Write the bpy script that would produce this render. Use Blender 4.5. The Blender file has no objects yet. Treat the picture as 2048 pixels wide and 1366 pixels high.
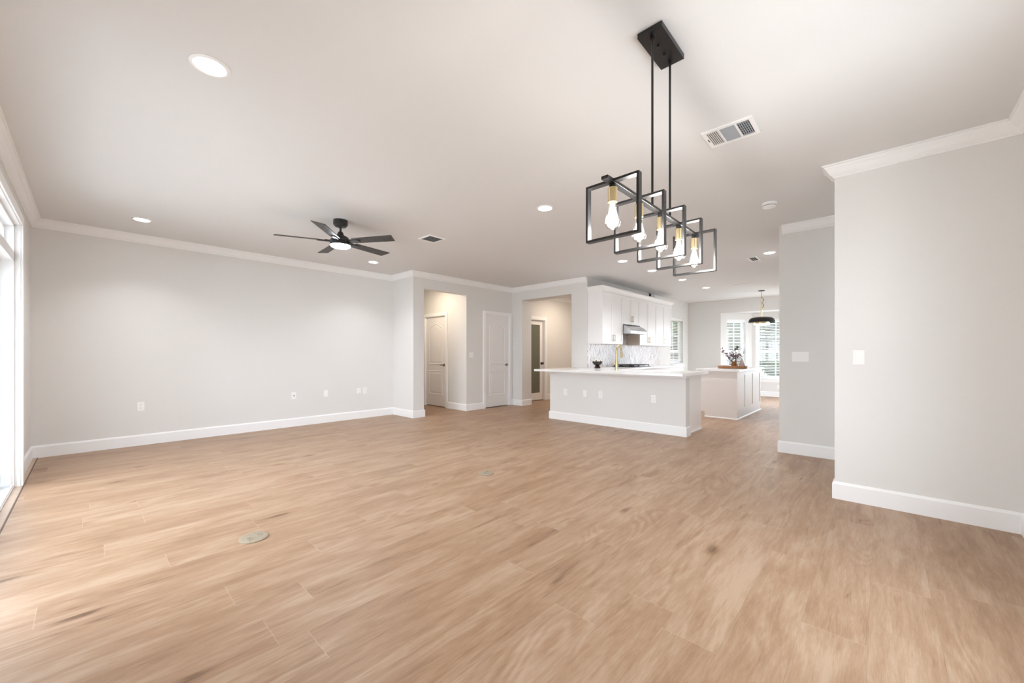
import bpy, bmesh, math, random
from mathutils import Vector, Matrix

R = math.radians
PI = math.pi
SC = bpy.context.scene
COL = SC.collection

# ------------------------------------------------------------------ camera
CAM_H = 1.186
cam_d = bpy.data.cameras.new('camera')
cam_d.sensor_width = 36.0
cam_d.lens = 789.22 / 2048 * 36.0
cam_d.shift_y = 26.0 / 2048
cam_d.clip_start = 0.02
cam = bpy.data.objects.new('camera', cam_d)
COL.objects.link(cam)
cam.location = (0, 0, CAM_H)
cam.rotation_euler = (R(90), 0, -R(46.921))
SC.camera = cam

# ------------------------------------------------------------------ world and exposure
SKY = 9.9
w = bpy.data.worlds.new('overcast_sky')
SC.world = w
w.use_nodes = True
bg = w.node_tree.nodes['Background']
bg.inputs['Color'].default_value = (0.815, 0.912, 1.0, 1)
bg.inputs['Strength'].default_value = SKY
SC.view_settings.view_transform = 'Standard'
SC.view_settings.look = 'None'
SC.view_settings.gamma = 1
SC.view_settings.use_curve_mapping = False
SC.view_settings.exposure = 0.43
cy = SC.cycles
cy.max_bounces = 14
cy.diffuse_bounces = 8
cy.glossy_bounces = 4
cy.transmission_bounces = 6
cy.transparent_max_bounces = 12
cy.sample_clamp_indirect = 6.0
cy.caustics_reflective = False
cy.caustics_refractive = False
cy.use_denoising = True

CAN_L = 14.0       # glow of the recessed lenses
CAN_W = (5.0, 6.5)  # watts of each recessed lamp: living room, kitchen
WARM = (0.96, 0.972, 1.0)

def lamp(name, loc, size, watts, color, rot=(0, 0, 0)):
    l = bpy.data.lights.new(name, 'AREA')
    l.shape = 'DISK'
    l.size = size
    l.energy = watts
    l.color = color
    o = bpy.data.objects.new(name, l)
    COL.objects.link(o)
    o.location = loc
    o.rotation_euler = rot
    return o

lamp('hall_ceiling_lamp', (4.72, 7.05, 2.70), 0.18, 11, (1.0, 0.84, 0.66))
lamp('vestibule_fill_lamp', (8.35, 5.45, 2.70), 0.18, 19, (1.0, 0.84, 0.68))  # unseen lamp without a fixture, added to light the vestibule

# ------------------------------------------------------------------ materials
def nodes_of(name):
    m = bpy.data.materials.new(name)
    m.use_nodes = True
    nt = m.node_tree
    return m, nt, nt.nodes['Principled BSDF']

def mat(name, col, rough=0.5, metal=0.0, bump=0.0, scale=60.0, var=0.03, spec=0.5, coat=0.0):
    """painted / plain surface: a procedural noise varies colour a touch and lifts a fine bump"""
    m, nt, p = nodes_of(name)
    tc = nt.nodes.new('ShaderNodeTexCoord')
    nz = nt.nodes.new('ShaderNodeTexNoise')
    nz.inputs['Scale'].default_value = scale
    nz.inputs['Detail'].default_value = 3
    nt.links.new(tc.outputs['Object'], nz.inputs['Vector'])
    mr = nt.nodes.new('ShaderNodeMapRange')
    mr.inputs['To Min'].default_value = 1 - var
    mr.inputs['To Max'].default_value = 1 + var
    nt.links.new(nz.outputs['Fac'], mr.inputs['Value'])
    mx = nt.nodes.new('ShaderNodeVectorMath')
    mx.operation = 'SCALE'
    mx.inputs[0].default_value = col[:3]
    nt.links.new(mr.outputs['Result'], mx.inputs['Scale'])
    nt.links.new(mx.outputs['Vector'], p.inputs['Base Color'])
    p.inputs['Roughness'].default_value = rough
    p.inputs['Metallic'].default_value = metal
    p.inputs['Specular IOR Level'].default_value = spec
    p.inputs['Coat Weight'].default_value = coat
    if bump:
        b = nt.nodes.new('ShaderNodeBump')
        b.inputs['Strength'].default_value = bump
        b.inputs['Distance'].default_value = 0.002
        nt.links.new(nz.outputs['Fac'], b.inputs['Height'])
        nt.links.new(b.outputs['Normal'], p.inputs['Normal'])
    return m

def emit(name, col, strength):
    m = bpy.data.materials.new(name)
    m.use_nodes = True
    nt = m.node_tree
    nt.nodes.remove(nt.nodes['Principled BSDF'])
    e = nt.nodes.new('ShaderNodeEmission')
    e.inputs['Color'].default_value = (*col, 1)
    e.inputs['Strength'].default_value = strength
    nt.links.new(e.outputs[0], nt.nodes['Material Output'].inputs['Surface'])
    return m

def thin_glass(name, tint=(1, 1, 1), refl=0.08):
    m = bpy.data.materials.new(name)
    m.use_nodes = True
    nt = m.node_tree
    nt.nodes.remove(nt.nodes['Principled BSDF'])
    t = nt.nodes.new('ShaderNodeBsdfTransparent')
    t.inputs['Color'].default_value = (*tint, 1)
    g = nt.nodes.new('ShaderNodeBsdfGlossy')
    g.inputs['Roughness'].default_value = 0.02
    f = nt.nodes.new('ShaderNodeLayerWeight')
    f.inputs['Blend'].default_value = 0.25
    ml = nt.nodes.new('ShaderNodeMath')
    ml.operation = 'MULTIPLY_ADD'
    ml.inputs[1].default_value = 0.5
    ml.inputs[2].default_value = refl * 0.4
    nt.links.new(f.outputs['Fresnel'], ml.inputs[0])
    mix = nt.nodes.new('ShaderNodeMixShader')
    nt.links.new(ml.outputs[0], mix.inputs['Fac'])
    nt.links.new(t.outputs[0], mix.inputs[1])
    nt.links.new(g.outputs[0], mix.inputs[2])
    nt.links.new(mix.outputs[0], nt.nodes['Material Output'].inputs['Surface'])
    return m

PLANK_W, PLANK_0, PLANK_L = 0.2195, 0.039, 1.52

def plank_mat():
    m, nt, p = nodes_of('oak_plank_floor')
    N, L = nt.nodes.new, nt.links.new
    tc = N('ShaderNodeTexCoord')
    sp = N('ShaderNodeSeparateXYZ')
    L(tc.outputs['Object'], sp.inputs[0])
    def math_(op, a, b=None, c=None):
        n = N('ShaderNodeMath')
        n.operation = op
        for i, v in enumerate((a, b, c)):
            if v is None:
                continue
            if isinstance(v, (int, float)):
                n.inputs[i].default_value = v
            else:
                L(v, n.inputs[i])
        return n.outputs[0]
    yv = math_('DIVIDE', math_('SUBTRACT', sp.outputs['Y'], PLANK_0), PLANK_W)
    row = math_('FLOOR', yv)
    fy = math_('FRACT', yv)
    wn = N('ShaderNodeTexWhiteNoise')
    wn.noise_dimensions = '1D'
    L(row, wn.inputs['W'])
    xv = math_('ADD', math_('DIVIDE', sp.outputs['X'], PLANK_L), wn.outputs['Value'])
    col = math_('FLOOR', xv)
    fx = math_('FRACT', xv)
    wid = N('ShaderNodeCombineXYZ')
    L(col, wid.inputs['X'])
    L(row, wid.inputs['Y'])
    wp = N('ShaderNodeTexWhiteNoise')
    wp.noise_dimensions = '2D'
    L(wid.outputs[0], wp.inputs['Vector'])
    # grain coordinates, shifted per plank
    sh = N('ShaderNodeVectorMath')
    sh.operation = 'MULTIPLY_ADD'
    L(wp.outputs['Color'], sh.inputs[0])
    sh.inputs[1].default_value = (37.0, 23.0, 11.0)
    L(tc.outputs['Object'], sh.inputs[2])
    def stretched(sx, sy):
        mp = N('ShaderNodeMapping')
        mp.inputs['Scale'].default_value = (sx, sy, 1)
        L(sh.outputs[0], mp.inputs['Vector'])
        return mp.outputs[0]
    def noise(vec, scale, detail=4, rough=0.55, dist=0.0):
        n = N('ShaderNodeTexNoise')
        n.inputs['Scale'].default_value = scale
        n.inputs['Detail'].default_value = detail
        n.inputs['Roughness'].default_value = rough
        n.inputs['Distortion'].default_value = dist
        L(vec, n.inputs['Vector'])
        return n.outputs['Fac']
    broad = noise(stretched(1.0, 4.0), 1.5, 3, 0.55, 0.9)
    streak = noise(stretched(1.0, 9.0), 3.0, 5, 0.62, 0.7)
    dash = noise(stretched(1.0, 13.0), 2.4, 3, 0.5, 0.4)
    fine = noise(stretched(2.2, 40.0), 7.0, 5, 0.7, 0.2)
    # cathedral rings: contour lines of a slow noise field
    slow = noise(stretched(0.55, 3.2), 1.3, 2, 0.45, 0.5)
    ringv = math_('SINE', math_('MULTIPLY', slow, 95.0))
    ringm = N('ShaderNodeMapRange')
    ringm.inputs['From Min'].default_value = 0.50
    ringm.inputs['From Max'].default_value = 0.66
    L(noise(stretched(0.5, 2.2), 1.4, 1), ringm.inputs['Value'])
    ring = math_('MULTIPLY', ringv, ringm.outputs[0])
    # knots
    vo = N('ShaderNodeTexVoronoi')
    vo.inputs['Scale'].default_value = 1.0
    L(stretched(1.25, 3.4), vo.inputs['Vector'])
    kn = N('ShaderNodeMapRange')
    kn.interpolation_type = 'SMOOTHSTEP'
    kn.inputs['From Min'].default_value = 0.0
    kn.inputs['From Max'].default_value = 0.155
    kn.inputs['To Min'].default_value = 1.0
    kn.inputs['To Max'].default_value = 0.0
    L(math_('ADD', vo.outputs['Distance'], math_('MULTIPLY', math_('SUBTRACT', streak, 0.5), 0.16)), kn.inputs['Value'])
    knot = math_('MULTIPLY', kn.outputs[0], math_('GREATER_THAN', noise(stretched(0.8, 1.5), 2.0, 1), 0.40))
    dm = N('ShaderNodeMapRange')
    dm.interpolation_type = 'SMOOTHSTEP'
    dm.inputs['From Min'].default_value = 0.60
    dm.inputs['From Max'].default_value = 0.78
    L(dash, dm.inputs['Value'])
    # value
    v = math_('MULTIPLY_ADD', math_('SUBTRACT', broad, 0.5), 1.05, 0.60)
    v = math_('MULTIPLY_ADD', math_('SUBTRACT', streak, 0.5), 0.95, v)
    v = math_('MULTIPLY_ADD', math_('SUBTRACT', fine, 0.5), 0.85, v)
    v = math_('MULTIPLY_ADD', ring, 0.11, v)
    v = math_('MULTIPLY_ADD', math_('SUBTRACT', wp.outputs['Value'], 0.5), 0.12, v)
    v = math_('SUBTRACT', v, math_('MULTIPLY', dm.outputs[0], 0.32))
    v = math_('SUBTRACT', v, math_('MULTIPLY', knot, 0.62))
    v = math_('MULTIPLY_ADD', math_('SUBTRACT', v, 0.5), 1.08, 0.57)
    cr = N('ShaderNodeValToRGB')
    el = cr.color_ramp.elements
    el[0].position = 0.02
    el[0].color = (0.156, 0.083, 0.044, 1)
    el[1].position = 1.0
    el[1].color = (0.431, 0.300, 0.203, 1)
    e = el.new(0.30)
    e.color = (0.262, 0.151, 0.085, 1)
    e = el.new(0.58)
    e.color = (0.335, 0.203, 0.120, 1)
    L(v, cr.inputs['Fac'])
    # seams: hairlines along the planks, bevel glint painted pale on the butt ends
    ey = math_('MULTIPLY', math_('MINIMUM', fy, math_('SUBTRACT', 1.0, fy)), PLANK_W)
    ex = math_('MULTIPLY', math_('MINIMUM', fx, math_('SUBTRACT', 1.0, fx)), PLANK_L)
    sy = math_('LESS_THAN', ey, 0.0009)
    sx = math_('LESS_THAN', ex, 0.0015)
    m1 = N('ShaderNodeMix')
    m1.data_type = 'RGBA'
    L(math_('MULTIPLY', sy, 0.40), m1.inputs['Factor'])
    L(cr.outputs[0], m1.inputs['A'])
    m1.inputs['B'].default_value = (0.20, 0.12, 0.075, 1)
    m2 = N('ShaderNodeMix')
    m2.data_type = 'RGBA'
    L(math_('MULTIPLY', sx, 0.25), m2.inputs['Factor'])
    L(m1.outputs['Result'], m2.inputs['A'])
    m2.inputs['B'].default_value = (0.62, 0.50, 0.38, 1)
    L(m2.outputs['Result'], p.inputs['Base Color'])
    rr = N('ShaderNodeMapRange')
    rr.inputs['To Min'].default_value = 0.34
    rr.inputs['To Max'].default_value = 0.48
    L(streak, rr.inputs['Value'])
    L(rr.outputs[0], p.inputs['Roughness'])
    p.inputs['Specular IOR Level'].default_value = 0.5
    b = N('ShaderNodeBump')
    b.inputs['Strength'].default_value = 0.22
    b.inputs['Distance'].default_value = 0.002
    L(math_('SUBTRACT', fine, math_('MULTIPLY', math_('MAXIMUM', sx, sy), 0.8)), b.inputs['Height'])
    L(b.outputs['Normal'], p.inputs['Normal'])
    return m

def chevron_mat():
    """zigzag mosaic of thin grey, taupe and white marble strips"""
    m, nt, p = nodes_of('chevron_marble_mosaic')
    N, L = nt.nodes.new, nt.links.new
    tc = N('ShaderNodeTexCoord')
    sp = N('ShaderNodeSeparateXYZ')
    L(tc.outputs['Object'], sp.inputs[0])
    def math_(op, a, b=None):
        n = N('ShaderNodeMath')
        n.operation = op
        for i, v in enumerate((a, b)):
            if v is None:
                continue
            if isinstance(v, (int, float)):
                n.inputs[i].default_value = v
            else:
                L(v, n.inputs[i])
        return n.outputs[0]
    cw = 0.056
    u = math_('DIVIDE', sp.outputs['X'], cw)
    zig = math_('PINGPONG', u, 1.0)
    v = math_('DIVIDE', math_('ADD', sp.outputs['Z'], math_('MULTIPLY', zig, 0.098)), 0.020)
    cid = N('ShaderNodeCombineXYZ')
    L(math_('FLOOR', u), cid.inputs['X'])
    L(math_('FLOOR', v), cid.inputs['Y'])
    wn = N('ShaderNodeTexWhiteNoise')
    wn.noise_dimensions = '2D'
    L(cid.outputs[0], wn.inputs['Vector'])
    cr = N('ShaderNodeValToRGB')
    cr.color_ramp.interpolation = 'CONSTANT'
    el = cr.color_ramp.elements
    el[0].position = 0.0
    el[0].color = (0.33, 0.28, 0.27, 1)
    el[1].position = 0.88
    el[1].color = (0.86, 0.84, 0.84, 1)
    for pos, c in ((0.14, (0.50, 0.45, 0.44, 1)), (0.32, (0.64, 0.60, 0.60, 1)), (0.50, (0.78, 0.75, 0.75, 1)), (0.72, (0.70, 0.66, 0.66, 1))):
        e = el.new(pos)
        e.color = c
    L(wn.outputs['Value'], cr.inputs['Fac'])
    fv = math_('FRACT', v)
    fu = math_('FRACT', u)
    g = math_('MAXIMUM', math_('LESS_THAN', fv, 0.09), math_('LESS_THAN', fu, 0.03))
    mx = N('ShaderNodeMix')
    mx.data_type = 'RGBA'
    L(g, mx.inputs['Factor'])
    L(cr.outputs[0], mx.inputs['A'])
    mx.inputs['B'].default_value = (0.74, 0.72, 0.70, 1)
    L(mx.outputs['Result'], p.inputs['Base Color'])
    p.inputs['Roughness'].default_value = 0.3
    return m

def wood_mat(name, dark, light, scale=9.0, rough=0.45):
    m, nt, p = nodes_of(name)
    N, L = nt.nodes.new, nt.links.new
    tc = N('ShaderNodeTexCoord')
    mp = N('ShaderNodeMapping')
    mp.inputs['Scale'].default_value = (1, 9, 9)
    L(tc.outputs['Object'], mp.inputs['Vector'])
    n = N('ShaderNodeTexNoise')
    n.inputs['Scale'].default_value = scale
    n.inputs['Detail'].default_value = 5
    n.inputs['Distortion'].default_value = 0.6
    L(mp.outputs[0], n.inputs['Vector'])
    cr = N('ShaderNodeValToRGB')
    cr.color_ramp.elements[0].position = 0.3
    cr.color_ramp.elements[0].color = (*dark, 1)
    cr.color_ramp.elements[1].position = 0.7
    cr.color_ramp.elements[1].color = (*light, 1)
    L(n.outputs['Fac'], cr.inputs['Fac'])
    L(cr.outputs[0], p.inputs['Base Color'])
    p.inputs['Roughness'].default_value = rough
    return m

def leaf_mat(name, a, b):
    m, nt, p = nodes_of(name)
    N, L = nt.nodes.new, nt.links.new
    tc = N('ShaderNodeTexCoord')
    n = N('ShaderNodeTexNoise')
    n.inputs['Scale'].default_value = 3.0
    n.inputs['Detail'].default_value = 4
    L(tc.outputs['Object'], n.inputs['Vector'])
    cr = N('ShaderNodeValToRGB')
    cr.color_ramp.elements[0].position = 0.35
    cr.color_ramp.elements[0].color = (*a, 1)
    cr.color_ramp.elements[1].position = 0.65
    cr.color_ramp.elements[1].color = (*b, 1)
    L(n.outputs['Fac'], cr.inputs['Fac'])
    L(cr.outputs[0], p.inputs['Base Color'])
    p.inputs['Roughness'].default_value = 0.7
    p.inputs['Specular IOR Level'].default_value = 0.08
    return m

M = {}
M['wall'] = mat('greige_wall_paint', (0.725, 0.712, 0.692), 0.75, bump=0.12, scale=220, var=0.01, spec=0.25)
M['ceiling'] = mat('ceiling_paint', (0.735, 0.735, 0.735), 0.8, bump=0.1, scale=180, var=0.01, spec=0.2)
M['trim'] = mat('white_trim_paint', (0.86, 0.86, 0.86), 0.4, var=0.01)
M['door'] = mat('white_door_paint', (0.83, 0.815, 0.81), 0.38, var=0.01)
M['cab'] = mat('white_cabinet_paint', (0.86, 0.845, 0.84), 0.35, var=0.01)
M['plate'] = mat('white_plastic', (0.86, 0.86, 0.85), 0.3, var=0.01)
M['slot'] = mat('dark_slot', (0.05, 0.05, 0.05), 0.6)
M['floor'] = plank_mat()
M['paving'] = mat('pale_paving_concrete', (0.66, 0.65, 0.63), 0.85, bump=0.3, scale=20, var=0.06)
M['strip'] = wood_mat('pale_threshold_strip', (0.42, 0.30, 0.22), (0.55, 0.42, 0.32), 7)
M['gap'] = mat('dark_expansion_gap', (0.13, 0.09, 0.07), 0.7)
M['black'] = mat('matte_black_metal', (0.012, 0.012, 0.013), 0.30, metal=0.0, var=0.1, spec=0.5)
M['blackpaint'] = mat('satin_black_paint', (0.020, 0.020, 0.021), 0.35, var=0.1)
M['blade'] = wood_mat('charcoal_blade', (0.030, 0.027, 0.025), (0.055, 0.050, 0.046), 6, 0.5)
M['brass'] = mat('brushed_brass', (0.83, 0.68, 0.40), 0.28, metal=1.0, scale=90, var=0.08)
M['faucet'] = mat('antique_brass', (0.56, 0.44, 0.24), 0.34, metal=1.0, scale=90, var=0.08)
M['champagne'] = mat('champagne_pull', (0.76, 0.62, 0.45), 0.3, metal=1.0)
M['nickel'] = mat('dark_nickel', (0.23, 0.20, 0.18), 0.3, metal=1.0)
M['steel'] = mat('brushed_steel', (0.60, 0.61, 0.64), 0.28, metal=1.0, scale=120, var=0.06)
M['quartz'] = mat('white_quartz', (0.84, 0.83, 0.82), 0.16, scale=14, var=0.035)
M['chevron'] = chevron_mat()
M['cast'] = mat('cast_iron', (0.02, 0.02, 0.022), 0.5, bump=0.2)
M['filter'] = mat('grey_hood_filter', (0.33, 0.31, 0.29), 0.4, metal=0.8)
M['beige'] = mat('beige_cabinet_side', (0.66, 0.54, 0.44), 0.5)
M['frost'] = mat('frosted_grey_green_glass', (0.135, 0.135, 0.10), 0.22, var=0.04, scale=3, spec=0.5)
M['glass'] = thin_glass('window_glass')
M['bulbglass'] = thin_glass('clear_bulb_glass', (0.97, 0.95, 0.92), 0.12)
M['lens'] = emit('recessed_lens_glow', WARM, CAN_L)
M['fanlens'] = emit('cool_fan_lens_glow', (0.86, 0.93, 1.0), 120.0)
M['filament'] = emit('glowing_filament', (1.0, 0.985, 0.965), 190.0)
M['pendlens'] = emit('pendant_diffuser_glow', (1.0, 0.86, 0.62), 12.0)
M['blind'] = mat('white_blind_slat', (0.84, 0.85, 0.85), 0.45, var=0.01)
M['vinyl'] = mat('white_vinyl_frame', (0.86, 0.87, 0.88), 0.35, var=0.01)
M['stone'] = mat('brass_floor_cover', (0.34, 0.285, 0.21), 0.5, metal=0.25, bump=0.5, scale=70, var=0.18)
M['greyvent'] = mat('grey_vent_louver', (0.36, 0.38, 0.41), 0.5)
M['palevent'] = mat('pale_vent_louver', (0.62, 0.62, 0.62), 0.5)
M['duct'] = mat('dark_duct', (0.035, 0.035, 0.04), 0.8)
M['tray'] = wood_mat('warm_acacia', (0.26, 0.115, 0.045), (0.42, 0.20, 0.085), 5, 0.4)
M['amber'] = mat('amber_ceramic', (0.27, 0.115, 0.035), 0.25, var=0.25, scale=20)
M['twig'] = mat('brown_twig', (0.10, 0.065, 0.05), 0.7)
M['blossom'] = mat('dusky_purple_petals', (0.20, 0.105, 0.14), 0.6, var=0.3, scale=30)
M['paleblossom'] = mat('pale_petals', (0.78, 0.74, 0.70), 0.6, var=0.1)
M['sprig'] = leaf_mat('dark_sprig_leaf', (0.05, 0.08, 0.04), (0.13, 0.16, 0.09))
M['rose'] = mat('dusty_rose_cone', (0.62, 0.47, 0.44), 0.7)
M['cream'] = mat('cream_ceramic', (0.80, 0.74, 0.65), 0.5)
M['bowl'] = mat('black_brown_glaze', (0.022, 0.014, 0.011), 0.2)
M['moss'] = mat('dark_brown_ball', (0.055, 0.035, 0.025), 0.8, bump=0.6, scale=50)
M['grass'] = leaf_mat('lawn_grass', (0.10, 0.135, 0.055), (0.16, 0.20, 0.09))
M['patio'] = mat('pale_concrete', (0.62, 0.61, 0.59), 0.8, bump=0.3, scale=30, var=0.06)
M['leafA'] = leaf_mat('mid_green_leaves', (0.006, 0.015, 0.004), (0.028, 0.050, 0.014))
M['leafB'] = leaf_mat('deep_green_leaves', (0.005, 0.012, 0.003), (0.020, 0.036, 0.011))
M['bark'] = mat('grey_brown_bark', (0.10, 0.075, 0.055), 0.9, bump=0.8, scale=18, var=0.2)

# ------------------------------------------------------------------ mesh helpers
def BM():
    return bmesh.new()

def box(bm, x0, x1, y0, y1, z0, z1, bev=0.0):
    mtx = Matrix.Translation(((x0 + x1) / 2, (y0 + y1) / 2, (z0 + z1) / 2)) @ Matrix.Diagonal((abs(x1 - x0), abs(y1 - y0), abs(z1 - z0), 1))
    r = bmesh.ops.create_cube(bm, size=1.0, matrix=mtx)
    if bev:
        es = list({e for v in r['verts'] for e in v.link_edges})
        bmesh.ops.bevel(bm, geom=es, offset=bev, segments=2, profile=0.6, affect='EDGES')
    return bm

def obox(bm, mtx, sx, sy, sz, bev=0.0):
    r = bmesh.ops.create_cube(bm, size=1.0, matrix=mtx @ Matrix.Diagonal((sx, sy, sz, 1)))
    if bev:
        es = list({e for v in r['verts'] for e in v.link_edges})
        bmesh.ops.bevel(bm, geom=es, offset=bev, segments=2, profile=0.6, affect='EDGES')

def lathe(bm, prof, cx=0, cy=0, seg=32, mtx=None, cap=True):
    """profile: list of (r, z) from one end to the other"""
    rings = []
    for r, z in prof:
        if r < 1e-6:
            rings.append([bm.verts.new((cx, cy, z))])
        else:
            rings.append([bm.verts.new((cx + r * math.cos(2 * PI * i / seg), cy + r * math.sin(2 * PI * i / seg), z)) for i in range(seg)])
    new = [v for rg in rings for v in rg]
    for a, b in zip(rings, rings[1:]):
        if len(a) == 1 and len(b) == 1:
            continue
        for i in range(seg):
            j = (i + 1) % seg
            if len(a) == 1:
                bm.faces.new((a[0], b[j], b[i]))
            elif len(b) == 1:
                bm.faces.new((a[i], a[j], b[0]))
            else:
                bm.faces.new((a[i], a[j], b[j], b[i]))
    if cap:
        for rg in (rings[0], rings[-1]):
            if len(rg) > 1:
                bm.faces.new(rg)
    if mtx is not None:
        bmesh.ops.transform(bm, matrix=mtx, verts=new)
    return bm

def tube(bm, pts, r, seg=10, closed=False):
    pts = [Vector(p) for p in pts]
    n = len(pts)
    rings = []
    prev = None
    for i, p in enumerate(pts):
        if closed:
            d = (pts[(i + 1) % n] - pts[i - 1]).normalized()
        elif i == 0:
            d = (pts[1] - pts[0]).normalized()
        elif i == n - 1:
            d = (pts[-1] - pts[-2]).normalized()
        else:
            d = (pts[i + 1] - pts[i - 1]).normalized()
        if prev is None:
            up = Vector((0, 0, 1)) if abs(d.z) < 0.9 else Vector((1, 0, 0))
        else:
            up = prev
        a = up - d * up.dot(d)
        a.normalize()
        prev = a
        b = d.cross(a)
        rr = r[i] if isinstance(r, (list, tuple)) else r
        rings.append([bm.verts.new(p + a * (rr * math.cos(2 * PI * k / seg)) + b * (rr * math.sin(2 * PI * k / seg))) for k in range(seg)])
    pairs = list(zip(rings, rings[1:]))
    if closed:
        pairs.append((rings[-1], rings[0]))
    for A, B in pairs:
        for k in range(seg):
            j = (k + 1) % seg
            bm.faces.new((A[k], A[j], B[j], B[k]))
    if not closed:
        bm.faces.new(rings[0])
        bm.faces.new(rings[-1])
    return bm

def prism(bm, poly, z0, z1):
    a = [bm.verts.new((x, y, z0)) for x, y in poly]
    b = [bm.verts.new((x, y, z1)) for x, y in poly]
    bm.faces.new(a[::-1])
    bm.faces.new(b)
    n = len(poly)
    for i in range(n):
        j = (i + 1) % n
        bm.faces.new((a[i], a[j], b[j], b[i]))
    return bm

def offset_path(path, d):
    """shift a polyline by d to the right of its direction, mitred"""
    P = [Vector(p) for p in path]
    out = []
    for i, p in enumerate(P):
        ns = []
        if i > 0:
            t = (P[i] - P[i - 1]).normalized()
            ns.append(Vector((t.y, -t.x)))
        if i < len(P) - 1:
            t = (P[i + 1] - P[i]).normalized()
            ns.append(Vector((t.y, -t.x)))
        if len(ns) == 1:
            out.append(p + ns[0] * d)
        else:
            m = (ns[0] + ns[1]).normalized()
            out.append(p + m * (d / max(0.2, m.dot(ns[0]))))
    return out

def sweep(bm, path, prof):
    """prof: list of (d to the right of the path, z); closed section"""
    lines = []
    for d, z in prof:
        lines.append([bm.verts.new((q.x, q.y, z)) for q in offset_path(path, d)])
    n = len(prof)
    for i in range(n):
        a, b = lines[i], lines[(i + 1) % n]
        for k in range(len(path) - 1):
            bm.faces.new((a[k], a[k + 1], b[k + 1], b[k]))
    bm.faces.new([l[0] for l in lines])
    bm.faces.new([l[-1] for l in lines])
    return bm

def make(name, bm, m, parent=None, smooth=False):
    bmesh.ops.recalc_face_normals(bm, faces=bm.faces)
    me = bpy.data.meshes.new(name)
    bm.to_mesh(me)
    bm.free()
    me.materials.append(m)
    if smooth:
        for p in me.polygons:
            p.use_smooth = True
        try:
            me.set_sharp_from_angle(angle=R(35))
        except Exception:
            pass
    o = bpy.data.objects.new(name, me)
    COL.objects.link(o)
    if parent is not None:
        o.parent = parent
    return o

def struct(name, bm, m, smooth=False):
    o = make(name, bm, m, None, smooth)
    o['kind'] = 'structure'
    return o

def tag(o, label, cat, group=None):
    o['label'] = label
    o['category'] = cat
    if group:
        o['group'] = group
    return o

def thing(name, label, cat, loc=(0, 0, 0), rz=0.0, group=None):
    o = bpy.data.objects.new(name, None)
    o.empty_display_size = 0.05
    COL.objects.link(o)
    o.location = loc
    o.rotation_euler = (0, 0, rz)
    return tag(o, label, cat, group)

def sroot(name, loc=(0, 0, 0), rz=0.0):
    o = bpy.data.objects.new(name, None)
    o.empty_display_size = 0.05
    COL.objects.link(o)
    o.location = loc
    o.rotation_euler = (0, 0, rz)
    o['kind'] = 'structure'
    return o

def dup(root, loc, rz=0.0, label=None, group=None):
    """copy a thing, its parts and their sub-parts"""
    r = root.copy()
    COL.objects.link(r)
    r.location = loc
    r.rotation_euler = (0, 0, rz)
    if label:
        r['label'] = label
    if group:
        r['group'] = group
    for ch in list(root.children):
        c = ch.copy()
        COL.objects.link(c)
        c.parent = r
        for g in list(ch.children):
            d = g.copy()
            COL.objects.link(d)
            d.parent = c
    return r

# ------------------------------------------------------------------ room dimensions
CZ = 2.74
XL, YB, XJ, YP, X3, YK, XN = -0.46, 7.07, 4.11, 6.36, 6.81, 4.30, 12.45
XR1, YR1 = 5.735, 0.905
XR2, YR2 = 4.205, 0.28
YREAR = -0.69
HALL0, HALL1 = 4.345, 5.40
OP2A, OP2B = 4.68, 6.05
HEAD = 2.44
BAYX, BAYY = 13.10, 2.735
BAYZ = 2.378

def wall_run(name, p0, p1, thick, z1=CZ, holes=(), z0=0.0):
    """a straight wall, room on the right of p0 -> p1, thickness to the left; holes are (l0, l1, za, zb)"""
    p0, p1 = Vector(p0), Vector(p1)
    t = (p1 - p0)
    ln = t.length
    t.normalize()
    lft = Vector((-t.y, t.x))
    mtx = Matrix(((t.x, lft.x, 0, p0.x), (t.y, lft.y, 0, p0.y), (0, 0, 1, 0), (0, 0, 0, 1)))
    bm = BM()
    cur = 0.0
    for l0, l1, za, zb in sorted(holes):
        if l0 > cur:
            box(bm, cur, l0, 0, thick, z0, z1)
        if za > z0:
            box(bm, l0, l1, 0, thick, z0, za)
        if zb < z1:
            box(bm, l0, l1, 0, thick, zb, z1)
        cur = l1
    if cur < ln:
        box(bm, cur, ln, 0, thick, z0, z1)
    bmesh.ops.transform(bm, matrix=mtx, verts=bm.verts)
    bmesh.ops.remove_doubles(bm, verts=bm.verts, dist=1e-5)
    return struct(name, bm, M['wall'])

# floor and ceiling
struct('floor', box(BM(), -0.62, 13.30, -0.84, 9.2, -0.12, 0.0), M['floor'])
struct('ceiling', box(BM(), -0.62, 13.30, -0.84, 9.2, CZ, CZ + 0.15), M['ceiling'])
struct('ceiling_bay', box(BM(), XN + 0.12, 13.30, 0.80, 3.60, BAYZ, CZ), M['ceiling'])

# walls
DOOR_Y0, DOOR_Y1, DOOR_H = 2.55, 5.65, 2.345
wall_run('wall_left', (XL, -0.84), (XL, YB + 0.15), 0.16, holes=[(DOOR_Y0 + 0.84, DOOR_Y1 + 0.84, 0.0, DOOR_H)])
wall_run('wall_back', (XL, YB), (XJ, YB), 0.15)
wall_run('wall_jog', (XJ, 9.1), (XJ, YP), HALL0 - XJ)
wall_run('wall_pantry', (HALL0, YP), (X3, YP), 0.12,
         holes=[(0.0, HALL1 - HALL0, 0.0, HEAD), (5.93 - HALL0, 6.705 - HALL0, 0.0, 2.085)])
wall_run('wall_hall', (HALL1, 9.1), (HALL1, YP + 0.12), 0.12, holes=[(9.1 - 7.84, 9.1 - 7.056, 0.0, 2.06)])
wall_run('wall_hall_end', (XJ, 9.1), (5.52, 9.1), 0.1)
wall_run('wall_passage', (X3, 6.50), (X3, YK), 0.33, holes=[(6.50 - OP2B, 6.50 - OP2A, 0.0, HEAD)])
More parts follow.
